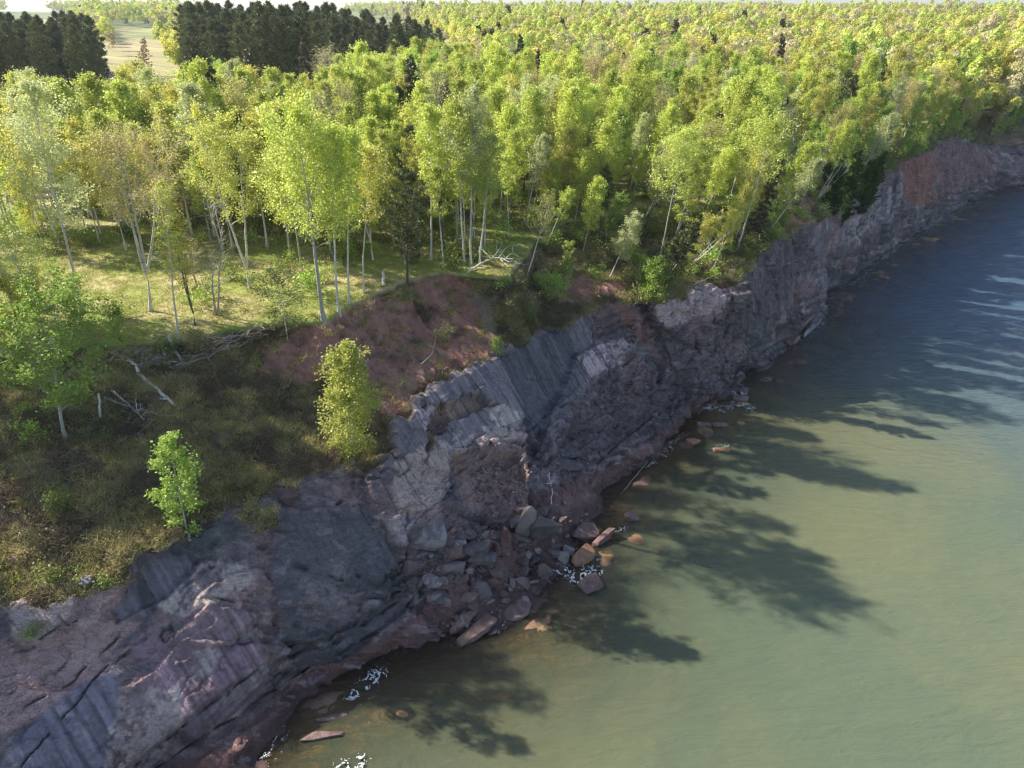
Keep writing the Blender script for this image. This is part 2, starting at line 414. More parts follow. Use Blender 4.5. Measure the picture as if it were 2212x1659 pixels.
cracks = [[(0,1560),(60,1520),(150,1470),(200,1420),(280,1350)], [(20,1340),(50,1360),(60,1385)], [(90,1380),(130,1350),(170,1340)], [(130,1310),(150,1350)], [(480,1395),(560,1388),(640,1395)], [(1112,860),(1130,960),(1142,1050),(1140,1130)],
          [(860,1110),(880,1180),(870,1260),(905,1320)], [(1280,680),(1290,760),(1270,790)], [(1400,650),(1420,700),(1450,790)], [(1560,620),(1590,680),(1560,760)], [(270,1659),(420,1545),(560,1445),(700,1385),(860,1300)], [(330,1659),(520,1540),(680,1440),(850,1350)],
          [(1600,640),(1640,700),(1560,820)], [(905,985),(915,960),(912,905)], [(1120,935),(1250,860),(1330,800)], [(1290,1000),(1400,900),(1500,850)], [(40,1659),(120,1560),(230,1440)], [(430,1290),(540,1300),(600,1360)], [(1490,650),(1500,740),(1470,830)], [(1660,540),(1680,640),(1640,740)]]
crk_m = np.zeros(pu.shape)
for q in cracks: crk_m = np.maximum(crk_m, band(q, 3.2))
crk_m = crk_m * sstep(-.25, .15, fbm(SS * .9, arc * .9, 75.0))
disp = disp - .40 * crk_m * rk
# vertical flutes on the steep far cliff
farf = rk * sstep(66, 80, SS)
disp += farf * (.75 * fbm(SS * .45, arc * .06, 6.0, 4) + .35 * np.abs(fbm(SS * 1.4, arc * .2, 2.0, 3)))
# soil slopes: gullies and lumps
disp += so_ * (.9 * fbm(SS * .22, arc * .22, 2.0) + .55 * fbm(SS * .8, arc * .55, 4.0) + .10 * fbm(SS * 3.2, arc * 2.0, 6.0, 3))
red_polys = [[(620,720),(690,700),(760,640),(880,640),(940,730),(945,800),(900,850),(850,905),(820,900),(800,830),(690,820),(600,830)],
    [(890,600),(1000,592),(1060,650),(1090,760),(960,810),(930,720)], [(1160,560),(1230,540),(1290,600),(1370,620),(1270,660),(1180,650)], 
    [(560,740),(640,740),(640,820),(560,800)], [(1000,1010),(1140,1010),(1150,1100),(1010,1090)], [(1700,430),(1770,430),(1750,480),(1650,520)]]
redm = soft(P_in(*red_polys), 2)
gul = np.abs(fbm(SS * 1.1 + .3 * fbm(SS * .5, arc * .5), arc * .16, 1.0, 4))
disp += so_ * redm * (.28 * gul - .25 * fbm(SS * 2.6, arc * .35, 7.0, 3) * .6)
# grass edge overhang and plateau unevenness
pl = sstep(8.9, 9.3, TT)
disp += pl * (1 - sstep(11, 13, TT)) * (.22 * fbm(X0 * .12, Y0 * .12, 1.0) + .05 * fbm(X0 * .8, Y0 * .8, 1.0, 3))
disp += sstep(12, 14, TT) * 3 * fbm(X0 * .003, Y0 * .003, 3.0)
bed = 1 - sstep(2.5, 3.0, TT)
b1, b2, idb, bx, by = voronoi(SS * .38, arc * .38 + 40, 500)
disp += bed * (SS > -30) * (SS < 320) * ((idb > .55) * .55 * np.clip(1 - b1 * 1.3, 0, 1) + .35 * fbm(SS * .3, arc * .3, 3.0))
disp = disp * np.where(near, 1, .6)[None, :]
ck0 = (1 - sstep(0, .045, np.abs(fbm(uu * .22 + .12 * vv, vv * .30 - .1 * uu, 51.0, 5, .55)))) * sstep(-.1, .2, fbm(SS * .2, arc * .2, 53.0))
disp -= .22 * ck0 * rk * (1 - .6 * smooth_m)
P = P + Nrm * disp[..., None]
P[..., 2] = np.where(TT > 3.3, np.maximum(P[..., 2], .12), P[..., 2])

# ---- what the ground is made of (base colours, painted per vertex)
def col(*c): return np.array(c, float)
n_a = fbm(SS * .35, arc * .35, 11.0); n_b = fbm(SS * 1.6, arc * 1.6, 12.0); n_c = fbm(SS * 5, arc * 5, 13.0, 2)
stre = fbm(SS * 4.2 + .08 * arc + .5 * fbm(SS * .4, arc * .4, 3.0), arc * .16, 14.0, 5, .65)
def lerp(A, B, t): return A + (B - A) * np.clip(t, 0, 1)[..., None]
slate = col(.155, .135, .150); dark = col(.060, .055, .058); mauve = col(.235, .165, .165); pale = col(.36, .31, .285); pinkish = col(.38, .27, .235); redc = col(.44, .22, .17)
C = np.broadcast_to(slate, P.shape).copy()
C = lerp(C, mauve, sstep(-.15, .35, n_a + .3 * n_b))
C = lerp(C, C * (0.65 + .8 * idv[..., None]), .15 + .6 * roughp)
C = C * (1 + .16 * np.clip(lev, -2, 2) + .10 * np.clip(lev2, -2, 2))[..., None]
C = lerp(C, C * (0.6 + .8 * idg[..., None]), .35 + .45 * roughp)
C = lerp(C, pale, .75 * sstep(.22, .5, fbm(SS * .5 + 4, arc * .5, 17.0) + .35 * n_b) * (1 - roughp))
def paint(polys, colour, k=1.0, so=1, thr=None):
    global C
    m = soft(P_in(*polys), so)
    if thr is not None: m = m * sstep(thr - .12, thr + .12, n_b * .6 + n_a * .6 + .3 * n_c)
    C = lerp(C, colour, m * k)
# left apron
paint([[(-30,1400),(200,1330),(330,1350),(210,1480),(-30,1600)], [(200,1270),(260,1240),(260,1300),(200,1330)]], col(.36, .25, .24), .8, 3)
paint([[(20,1320),(100,1280),(170,1285),(165,1330),(90,1390),(30,1375)]], col(.35, .295, .275), .95)
paint([[(0,1659),(50,1570),(150,1490),(260,1445),(255,1540),(230,1659)]], col(.155, .15, .19), .95, 2)
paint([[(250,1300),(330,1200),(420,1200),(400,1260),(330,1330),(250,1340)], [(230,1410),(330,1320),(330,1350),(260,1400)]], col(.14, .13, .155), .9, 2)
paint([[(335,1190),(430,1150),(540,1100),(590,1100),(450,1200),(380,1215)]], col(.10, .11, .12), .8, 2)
paint([[(300,1480),(400,1380),(560,1390),(580,1480),(420,1600),(350,1560)], [(280,1390),(380,1360),(370,1420),(300,1440)]], col(.22, .155, .185), .95, 2)
paint([[(360,1395),(450,1300),(560,1330),(500,1395)]], col(.21, .16, .18), .95, 1)
paint([[(335,1310),(440,1210),(530,1205),(545,1260),(480,1295),(400,1335)]], col(.38, .325, .30), .85, 1, -.02)
paint([[(235,1565),(300,1480),(395,1480),(395,1580),(330,1659),(225,1659)], [(360,1440),(400,1390),(480,1390),(455,1450),(400,1490)], [(545,1440),(620,1400),(560,1480),(430,1560)]], col(.34, .29, .275), .85, 1, .02)
paint([[(240,1640),(320,1590),(320,1659),(240,1659)]], col(.36, .27, .25), .8)
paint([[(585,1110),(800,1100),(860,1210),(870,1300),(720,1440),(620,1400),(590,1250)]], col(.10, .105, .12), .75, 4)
paint([[(640,1250),(800,1280),(820,1330),(720,1400),(650,1370)]], col(.24, .20, .20), .6, 2, 0.0)
paint([[(530,1060),(590,1060),(600,1110),(550,1130)]], col(.40, .35, .34), .7, 1, 0.0)
# headland
paint([[(785,990),(900,850),(1070,760),(1280,660),(1300,780),(1220,890),(1120,940),(900,1000)]], col(.17, .155, .175), .9, 2)
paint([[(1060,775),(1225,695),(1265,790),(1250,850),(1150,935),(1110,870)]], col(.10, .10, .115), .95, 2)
paint([[(905,905),(925,890),(960,880),(1010,870),(1060,885),(1000,905),(940,935),(915,985),(905,1000)]], col(.25, .17, .12), .8, 1)
paint([[(870,880),(905,860),(925,900),(905,975)]], col(.35, .30, .30), .8, 1, -.1)
paint([[(960,1000),(1110,985),(1150,1080),(1120,1130),(1000,1100)]], col(.30, .20, .17), .9, 2)
paint([[(830,1015),(900,975),(945,990),(965,1060),(930,1115),(850,1115),(835,1060)]], col(.37, .30, .27), .95)
paint([[(925,965),(1000,940),(1060,935),(1115,955),(1040,985),(960,990),(935,990)], [(1050,880),(1110,900),(1075,930),(1040,920)]], col(.36, .31, .29), .9, 1, -.05)
paint([[(1050,935),(1080,900),(1110,910),(1118,960),(1060,985),(1040,970)]], col(.36, .30, .275), .95)
paint([[(800,1115),(830,1110),(880,1120),(870,1180),(840,1170)]], col(.36, .31, .32), .8)
paint([[(960,1000),(1110,985),(1150,1080),(1120,1130),(1000,1100)]], col(.25, .165, .145), .8, 2)
paint([[(1240,775),(1310,735),(1380,735),(1330,795),(1270,815)], [(1395,650),(1480,620),(1560,605),(1590,625),(1500,690),(1440,710)]], col(.40, .32, .33), .9, 1, -.15)
paint([[(1300,640),(1370,650),(1420,720),(1440,800),(1370,730)]], col(.25, .14, .12), .7, 1)
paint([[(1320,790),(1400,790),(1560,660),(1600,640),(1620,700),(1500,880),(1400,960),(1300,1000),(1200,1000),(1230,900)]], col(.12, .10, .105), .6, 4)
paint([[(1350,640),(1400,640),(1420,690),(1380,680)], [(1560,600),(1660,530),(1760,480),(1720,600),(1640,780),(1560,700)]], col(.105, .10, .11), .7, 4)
paint([[(1820,500),(1880,440),(1960,380),(1980,420),(1900,480),(1830,530)]], col(.32, .29, .29), .75, 1, -.1)
paint([[(1935,330),(2035,300),(2015,450),(1960,440)]], col(.24, .115, .085), .9, 2)
paint([[(2035,300),(2150,330),(2120,400),(2020,440)]], col(.20, .12, .12), .7, 2)
# vertical water streaks
C = C * (1 + (.50 * sstep(.0, .5, np.abs(stre)) * np.sign(stre) * rk * np.clip(smooth_m + .5 * farf + .12, 0, 1))[..., None])
# dark foot of the cliff, reddish shelf
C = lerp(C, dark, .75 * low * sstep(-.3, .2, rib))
shelf = sstep(2.0, 2.9, TT) * (1 - sstep(3.8, 4.1, TT)) * (1 - sstep(66, 76, SS))
C = lerp(C, col(.15, .075, .065) * 1.0, .8 * shelf)
# cracks and plate edges in darker colour
ck_ = (1 - sstep(0, .05, np.abs(fbm(uu * .22 + .12 * vv, vv * .30 - .1 * uu, 51.0, 5, .55)))) * sstep(-.1, .2, fbm(SS * .2, arc * .2, 53.0))
C = C * (1 - .6 * (ck_ * rk * (1 - .5 * smooth_m)))[..., None]
C = C * (1 - .5 * ((1 - np.clip((f2 - f1) / .05, 0, 1)) * rk * roughp))[..., None]
C = C * (1 - .35 * ((1 - np.clip((g2 - g1) / .07, 0, 1)) * rk * roughp))[..., None]
C = C * (1 - .5 * crk_m * rk)[..., None]
C = C * 1.24 * np.array([1.10, 1.0, .95])
# soil and turf
soil = np.broadcast_to(col(.21, .155, .085), P.shape).copy()
soil = lerp(soil, col(.09, .065, .045), sstep(.0, .3, -fbm(SS * .55, arc * .55, 91.0, 3))); soil = lerp(soil, col(.26, .20, .10), sstep(.0, .5, n_b)); soil = lerp(soil, col(.09, .105, .045), sstep(0, .4, n_a - .3 * n_b))
soil = lerp(soil, redc * (1 + .2 * n_b[..., None] + .25 * stre[..., None]), np.maximum(redm, .7 * sstep(.25, .5, fbm(SS * .3, arc * .3, 21.0))))
soil = lerp(soil, col(.46, .27, .19), soft(P_in([(825,800),(940,800),(930,850),(830,870)], [(860,735),(890,735),(885,755),(865,755)]), 1) * sstep(-.3, .2, n_b))
mossy = soft(P_in([(1000,620),(1090,620),(1200,700),(1080,760),(1050,700)]), 4)
soil = lerp(soil, col(.20, .21, .15), mossy * .7)
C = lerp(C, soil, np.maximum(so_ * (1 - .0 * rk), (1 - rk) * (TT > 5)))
straw = col(.54, .45, .23); turf = col(.23, .32, .06); turf2 = col(.36, .40, .10)
g_ = lerp(np.broadcast_to(turf2, P.shape), turf, sstep(-.1, .3, fbm(X0 * .16, Y0 * .16, 31.0)))
g_ = lerp(g_, straw, sstep(-.08, .28, fbm(X0 * .22, Y0 * .22, 33.0) + .25 * fbm(X0 * 1.5, Y0 * 1.5, 34.0)))
litter = col(.16, .115, .06)
inwood = sstep(4, 16, Nn - nG[None, :]) * (1 - soft(P_in([(-20,500),(240,470),(640,520),(820,560),(900,600),(640,700),(390,740),(-20,770)]), 3))
g_ = lerp(g_, litter, inwood * sstep(-.35, .3, fbm(X0 * .3, Y0 * .3, 36.0)) * .8)
g_ = lerp(g_, col(.42, .33, .17), soft(P_in([(230,75),(352,75),(356,165),(262,165)]), 2))
g_ = lerp(g_, col(.10, .15, .035), sstep(500, 900, Nn) * sstep(-.3, .2, fbm(X0 * .01, Y0 * .01, 3.0)))
C = lerp(C, g_, sstep(8.0, 9.0, TT + .25 * n_b))
C = lerp(C, lerp(np.broadcast_to(col(.36, .22, .10), P.shape), col(.12, .06, .04), sstep(-.2, .25, n_a + .4 * n_b)), bed)
C = np.where((rk > .5)[..., None], C * (.98 + .75 * np.clip(C.mean(-1), 0, .5))[..., None], C)
C = np.clip(C * (1 + .10 * n_c[..., None]), .015, .8)
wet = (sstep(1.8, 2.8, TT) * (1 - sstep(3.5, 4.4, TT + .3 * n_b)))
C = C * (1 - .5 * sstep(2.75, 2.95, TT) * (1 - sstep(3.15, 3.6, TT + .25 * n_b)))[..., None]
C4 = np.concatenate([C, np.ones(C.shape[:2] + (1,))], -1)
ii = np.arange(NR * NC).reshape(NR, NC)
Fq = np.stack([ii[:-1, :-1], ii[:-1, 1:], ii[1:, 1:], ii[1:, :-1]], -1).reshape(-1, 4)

m, nt, N, Lk, b = nm('rock_soil_and_turf')
at = N.new('ShaderNodeAttribute'); at.attribute_name = 'Col'
aw = N.new('ShaderNodeAttribute'); aw.attribute_name = 'wet'
ar = N.new('ShaderNodeAttribute'); ar.attribute_name = 'rock'
tc = N.new('ShaderNodeTexCoord')
n1 = noise_n(N, Lk, tc.outputs['Object'], 3.5, 6, .65); n2 = noise_n(N, Lk, tc.outputs['Object'], 14, 4, .6)
cc = mix_rgb(N, Lk, at.outputs['Color'], (.04, .035, .035), mrange(N, Lk, n1, .52, .70, 0, .45))
cc = mix_rgb(N, Lk, cc, (.45, .42, .38), mrange(N, Lk, n2, .62, .8, 0, .30))
mpv = N.new('ShaderNodeMapping'); mpv.inputs['Rotation'].default_value = (0, 0, math.radians(43)); mpv.inputs['Scale'].default_value = (.5, 1.1, 1.1); Lk.new(tc.outputs['Object'], mpv.inputs[0])
n3 = noise_n(N, Lk, mpv.outputs[0], .9, 9, .68, .6); n4 = noise_n(N, Lk, mpv.outputs[0], 2.6, 8, .72, .3)
def rk_(v): return math_n(N, Lk, 'MULTIPLY', v, ar.outputs['Fac'])
cc = mix_rgb(N, Lk, cc, (.38, .34, .34), rk_(mrange(N, Lk, n3, .585, .60, 0, .45)))
cc = mix_rgb(N, Lk, cc, (.075, .065, .075), rk_(mrange(N, Lk, n3, .42, .395, 0, .40)))
cc = mix_rgb(N, Lk, cc, (.30, .20, .19), rk_(mrange(N, Lk, n4, .59, .62, 0, .35)))
cc = mix_rgb(N, Lk, cc, (.04, .035, .04), rk_(mrange(N, Lk, math_n(N, Lk, 'ABSOLUTE', math_n(N, Lk, 'SUBTRACT', n3, .5)), .012, .0, 0, .8)))
Lk.new(cc, b.inputs['Base Color'])
rr = mrange(N, Lk, aw.outputs['Fac'], 0, 1, .86, .32); Lk.new(rr, b.inputs['Roughness'])
b.inputs['Specular IOR Level'].default_value = .35
vo = N.new('ShaderNodeTexVoronoi'); vo.feature = 'DISTANCE_TO_EDGE'; vo.inputs['Scale'].default_value = 1.6
wv_ = N.new('ShaderNodeVectorMath'); wv_.operation = 'MULTIPLY_ADD'
nc_ = N.new('ShaderNodeTexNoise'); nc_.inputs['Scale'].default_value = 1.2; Lk.new(tc.outputs['Object'], nc_.inputs[0])
Lk.new(nc_.outputs['Color'], wv_.inputs[0]); wv_.inputs[1].default_value = (1.2, 1.2, 1.2); Lk.new(tc.outputs['Object'], wv_.inputs[2])
Lk.new(wv_.outputs[0], vo.inputs['Vector'])
crk = mrange(N, Lk, vo.outputs['Distance'], 0, .05)
hh = math_n(N, Lk, 'ADD', math_n(N, Lk, 'MULTIPLY', n4, 1.2), math_n(N, Lk, 'MULTIPLY', n2, .35))
hh = math_n(N, Lk, 'ADD', hh, math_n(N, Lk, 'MULTIPLY', math_n(N, Lk, 'MULTIPLY', crk, ar.outputs['Fac']), .25))
bp = N.new('ShaderNodeBump'); bp.inputs['Strength'].default_value = .9; bp.inputs['Distance'].default_value = .22
Lk.new(hh, bp.inputs['Height']); Lk.new(bp.outputs[0], b.inputs['Normal'])
M['ground'] = m
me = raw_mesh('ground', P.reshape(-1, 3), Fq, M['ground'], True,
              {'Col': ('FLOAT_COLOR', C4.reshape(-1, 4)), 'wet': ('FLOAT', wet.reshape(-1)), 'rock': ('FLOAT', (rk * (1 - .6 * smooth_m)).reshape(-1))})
ground = mesh_obj('ground', me); tag(ground, kind='structure')
ground['label'] = 'rocky bluff with red soil slope and grassy wooded top above the lake'

# ---- look-ups on the finished terrain
pu, pv, pz = project(P)
_m = (pu > -150) & (pu < 2360) & (pv > -40) & (pv < 1800) & (pz > 5) & (TT > 1.6)
_fu, _fv, _fz, _fp = pu[_m], pv[_m], pz[_m], P[_m]
_order = np.argsort(_fu); _fu, _fv, _fz, _fp = _fu[_order], _fv[_order], _fz[_order], _fp[_order]
def hit(u, v, r=7.0):
    """point of the terrain seen at (u, v)"""
    a, b = np.searchsorted(_fu, [u - r, u + r])
    d = np.hypot(_fu[a:b] - u, _fv[a:b] - v)
    k = d < r
    if not k.any():
        return hit(u, v, r * 2.0) if r < 200 else unp(u, v, 17)
    z = _fz[a:b][k]; p = _fp[a:b][k]; dd = d[k]
    f = z < z.min() + 2.5
    w = 1 / (dd[f] + .5)
    return (p[f] * w[:, None]).sum(0) / w.sum()
def ground_at(x, y):
    s, n = to_sn(x, y)
    c = min(max(int(np.searchsorted(S, s)), 0), NC - 1)
    j0 = 60
    colx = P[j0:, c]
    nn = colx[:, 0] * CN[0] + colx[:, 1] * CN[1]
    nn = np.maximum.accumulate(nn)
    return float(np.interp(n, nn, colx[:, 2]))
def edge_n(s): return float(np.interp(s, S, nG))

# ------------------------------------------------------------------ WATER
wu_ = np.array(sorted([-x for x in geo(15, 3000, 20)] + list(np.arange(-15, 110, .6)) + list(np.arange(110, 300, 1.5)) + [300.0] + geo(300, 5000, 20)))
wn_ = np.array(sorted([-x for x in geo(25, 4000, 30)] + list(np.arange(-25, 48, .45))))
WS, WN = np.meshgrid(wu_, wn_, indexing='ij')
shore = np.interp(WS, S, nW)
depth = np.interp((shore - WN).ravel(), [-5, 0, 7, 16, 24, 60, 400], [0, 0, .75, 2.1, 3.4, 6, 9]).reshape(WS.shape)
WX, WY = to_xy(WS, WN)
WZ = .05 * fbm(WX * .35, WY * .35, 2.0) * (WN > -60)
m, nt, N, Lk, b = nm('lake_water')
ad = N.new('ShaderNodeAttribute'); ad.attribute_name = 'depth'
tc = N.new('ShaderNodeTexCoord')
mp = N.new('ShaderNodeMapping'); mp.inputs['Rotation'].default_value = (0, 0, math.radians(-22)); mp.inputs['Scale'].default_value = (.38, 1.15, 1)
Lk.new(tc.outputs['Object'], mp.inputs[0])
w1 = noise_n(N, Lk, mp.outputs[0], 1.15, 5, .62, .4)
mp2 = N.new('ShaderNodeMapping'); mp2.inputs['Rotation'].default_value = (0, 0, math.radians(8)); mp2.inputs['Scale'].default_value = (.5, 1.0, 1)
Lk.new(tc.outputs['Object'], mp2.inputs[0])
w2 = noise_n(N, Lk, mp2.outputs[0], .28, 3, .5, .3)
wh = math_n(N, Lk, 'ADD', w1, math_n(N, Lk, 'MULTIPLY', w2, 1.4))
bp = N.new('ShaderNodeBump'); ap = N.new('ShaderNodeAttribute'); ap.attribute_name = 'far_sky_tint'
bp.inputs['Distance'].default_value = .80; Lk.new(mrange(N, Lk, ap.outputs['Fac'], 0, .9, .42, 1.0), bp.inputs['Strength'])
Lk.new(wh, bp.inputs['Height'])
big = noise_n(N, Lk, tc.outputs['Object'], .045, 4, .55, .6)
ap = N.new('ShaderNodeAttribute'); ap.attribute_name = 'far_sky_tint'
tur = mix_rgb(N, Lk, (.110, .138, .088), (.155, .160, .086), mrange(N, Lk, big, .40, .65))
tur = mix_rgb(N, Lk, tur, (.062, .118, .195), ap.outputs['Fac'])  # blue of the reflected sky painted into the far water's diffuse colour
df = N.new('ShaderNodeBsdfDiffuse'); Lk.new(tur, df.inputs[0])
bp2 = N.new('ShaderNodeBump'); bp2.inputs['Strength'].default_value = .32; bp2.inputs['Distance'].default_value = .45; Lk.new(wh, bp2.inputs['Height']); Lk.new(bp2.outputs[0], df.inputs['Normal'])
tr = N.new('ShaderNodeBsdfTransparent'); tr.inputs[0].default_value = (.82, .68, .42, 1)
op = math_n(N, Lk, 'SUBTRACT', 1.0, math_n(N, Lk, 'EXPONENT', math_n(N, Lk, 'MULTIPLY', ad.outputs['Fac'], -.95)))
body = N.new('ShaderNodeMixShader'); Lk.new(op, body.inputs[0]); Lk.new(tr.outputs[0], body.inputs[1]); Lk.new(df.outputs[0], body.inputs[2])
gl = N.new('ShaderNodeBsdfGlossy'); gl.inputs['Color'].default_value = (1, 1, 1, 1); gl.inputs['Roughness'].default_value = .10; Lk.new(bp.outputs[0], gl.inputs['Normal'])
frn = N.new('ShaderNodeFresnel'); frn.inputs['IOR'].default_value = 1.33; Lk.new(bp.outputs[0], frn.inputs['Normal'])
ms = N.new('ShaderNodeMixShader'); Lk.new(math_n(N, Lk, 'MULTIPLY', frn.outputs[0], 1.0, clamp=True), ms.inputs[0])
Lk.new(body.outputs[0], ms.inputs[1]); Lk.new(gl.outputs[0], ms.inputs[2])
Lk.new(ms.outputs[0], N['Material Output'].inputs[0])
far_sky_tint = sstep(60, 130, WS + .5 * (shore - WN) * 0 + 14 * fbm(WX * .03, WY * .03, 5.0)) * .9
ii = np.arange(WS.size).reshape(WS.shape)
Fw = np.stack([ii[:-1, :-1], ii[1:, :-1], ii[1:, 1:], ii[:-1, 1:]], -1).reshape(-1, 4)
me = raw_mesh('lake_water', np.stack([WX, WY, WZ], -1).reshape(-1, 3), Fw, m, True, {'depth': ('FLOAT', depth.ravel()), 'far_sky_tint': ('FLOAT', far_sky_tint.ravel())})
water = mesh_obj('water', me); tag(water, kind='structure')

# ------------------------------------------------------------------ TREES
def leaf_quads(C_, size, rng, up=.35, elong=1.25, outdir=None):
    """C_ (n,3) leaf centres -> verts, quads, tint"""
    n = len(C_)
    nrm = rng.normal(size=(n, 3)); nrm[:, 2] = np.abs(nrm[:, 2]) + up
    if outdir is not None: nrm = rng.normal(size=(n, 3)) * .4 + outdir * 1.1
    nrm /= np.linalg.norm(nrm, axis=1)[:, None]
    a = np.cross(nrm, rng.normal(size=(n, 3))); a /= np.linalg.norm(a, axis=1)[:, None] + 1e-9
    b = np.cross(nrm, a)
    sz = size * rng.uniform(.6, 1.25, n)[:, None]
    a = a * sz * .5 * elong; b = b * sz * .5
    V = np.stack([C_ - a, C_ + b * .9, C_ + a, C_ - b * .9], 1).reshape(-1, 3)
    F = np.arange(4 * n).reshape(-1, 4)
    t = np.repeat(np.clip(rng.normal(.5, .28, n), 0, 1), 4)
    return V, F, t
def crown_mesh(name, pts, mat, size, rng, centre=None, up=.35, elong=1.25, outdir=None):
    out = None
    V, F, t = leaf_quads(pts, size, rng, up, elong, outdir)
    return raw_mesh(name, V, F, M[mat], False, {'tint': ('FLOAT', t)})

def lean_fn(H, lx, ly, bend):
    def f(z):
        q = max(0., z / H)
        k = q ** bend
        return np.array([lx * k, ly * k, z])
    return f
def broadleaf(seed, H=14., base=.42, R=2.4, leaf=.17, n_leaf=8000, mat='aspen', bark='bark_aspen', lean=(0, 0), bend=1.3,
              rise=.9, fork=0, nb=34, r0=.13, top=1.0, shape='oval', sprays=1.0, flame=0.0, bare=0.0):
    """a tapered trunk with limbs and twigs (mesh 1) and a crown of separate leaves round the twigs (mesh 2)"""
    rng = np.random.RandomState(seed)
    A = Acc(); L = []
    stems = []
    fo = lean_fn(H, lean[0], lean[1], bend)
    def stem(z0, z1, off, r, dirx=0., diry=0.):
        m = 12; z = np.linspace(z0, z1, m); q = (z - z0) / max(.1, z1 - z0)
        w = rng.uniform(-1, 1, (m, 2)) * .10; w[0] = 0; w = np.cumsum(w, 0) * .5
        pts = np.array([fo(zz) for zz in z]); pts[:, 0] += off[0] + w[:, 0] + dirx * q ** .8; pts[:, 1] += off[1] + w[:, 1] + diry * q ** .8
        rad = r * (1 - .86 * q) * (1 + .35 * np.exp(-z * 2.0))
        A.tube(pts, rad, 6); stems.append((z, pts, rad)); return pts
    if fork:
        zf = H * rng.uniform(.12, .3) if fork < 10 else .2
        main = stem(-.4, zf, (0, 0), r0 * 1.15)
        k = fork if fork < 10 else fork - 10
        for i in range(k):
            a = rng.uniform(0, 6.28) if k > 2 else (0 if i else math.pi) + rng.uniform(-.5, .5)
            d = R * rng.uniform(.35, .6)
            o = main[-1] - fo(zf)
            stem(zf, H * rng.uniform(.86, 1.0), (o[0], o[1]), r0 * .8, math.cos(a) * d, math.sin(a) * d * .8)
    else:
        stem(-.4, H, (0, 0), r0)
    big = [s for s in stems if s[0][-1] > H * .6]
    for bi in range(nb):
        z_, p_, r_ = big[bi % len(big)]
        q = (bi + .5) / nb; q = base + (1 - base) * q ** .85 + rng.uniform(-.02, .02)
        zh = min(q, .985) * H
        i = np.clip(np.searchsorted(z_, zh), 1, len(z_) - 1)
        t = (zh - z_[i - 1]) / (z_[i] - z_[i - 1]); t = np.clip(t, 0, 1)
        o = p_[i - 1] + (p_[i] - p_[i - 1]) * t; rr = r_[i - 1] * .5
        h = (q - base) / (1 - base)
        if shape == 'oval': prof = math.sqrt(max(.03, 1 - (2 * h - .85) ** 2 * .80))
        elif shape == 'spread': prof = math.sqrt(max(.06, 1 - (1.5 * h - .75) ** 2 * .9)) if h < .9 else .55
        elif shape == 'top': prof = .5 + .5 * h if h < .75 else 1 - (h - .75) * 2.2
        else: prof = 1 - .75 * h
        ln = R * prof * rng.uniform(.65, 1.15) / (1.4 if len(big) > 1 else 1)
        az = bi * 2.39996 + rng.uniform(-.5, .5); el = rise * rng.uniform(.6, 1.2) * (.55 + .75 * h)
        d = np.array([math.cos(az) * math.cos(el), math.sin(az) * math.cos(el), math.sin(el)])
        m = 6; tt = np.linspace(0, 1, m)
        pts = o + d * ln * tt[:, None]; pts[:, 2] += ln * .22 * tt ** 2 * (1 if el < 1.2 else .3)
        pts[1:] += rng.normal(size=(m - 1, 3)) * ln * .035
        A.tube(pts, np.maximum(min(rr, .055) * (1 - .8 * tt), .007), 4)
        if rng.rand() < bare: continue
        nt_ = 5
        for k in range(nt_):
            q2 = .30 + .70 * (k + rng.rand() * .6) / nt_
            ip = q2 * (m - 1); i0 = min(int(ip), m - 2); oo = pts[i0] + (pts[i0 + 1] - pts[i0]) * (ip - i0)
            dd = d + rng.normal(size=3) * .75 + np.array([0, 0, .35]); dd /= np.linalg.norm(dd)
            tl = max(.35, ln * .42 * rng.uniform(.6, 1.2))
            tp = oo + dd * tl * np.array([0, .5, 1])[:, None]; tp[2, 2] += tl * .12
            if k % 2 == 0 or ln > 1.5: A.tube(tp, [.012, .009, .005], 3)
            L.append((oo, tp[2], tl))
    L2 = []
    if L:
        wts = np.array([l[2] ** .8 for l in L]) * rng.uniform(.35, 1.6, len(L)); wts /= wts.sum()
        cnt = rng.multinomial(n_leaf, wts)
        for (a, b_, tl), c in zip(L, cnt):
            if c == 0: continue
            t = rng.uniform(.1, 1.15, c)[:, None]
            sg = (.11 + .16 * tl) * sprays
            p = a + (b_ - a) * t + rng.normal(size=(c, 3)) * sg * np.array([1, 1, .75 + flame])
            if flame: p[:, 2] += np.abs(rng.normal(size=c)) * flame * .3
            L2.append(p)
    pts = np.concatenate(L2) if L2 else np.zeros((1, 3))
    return A.mesh('trunk', M[bark]), crown_mesh('crown', pts, mat, leaf, rng)

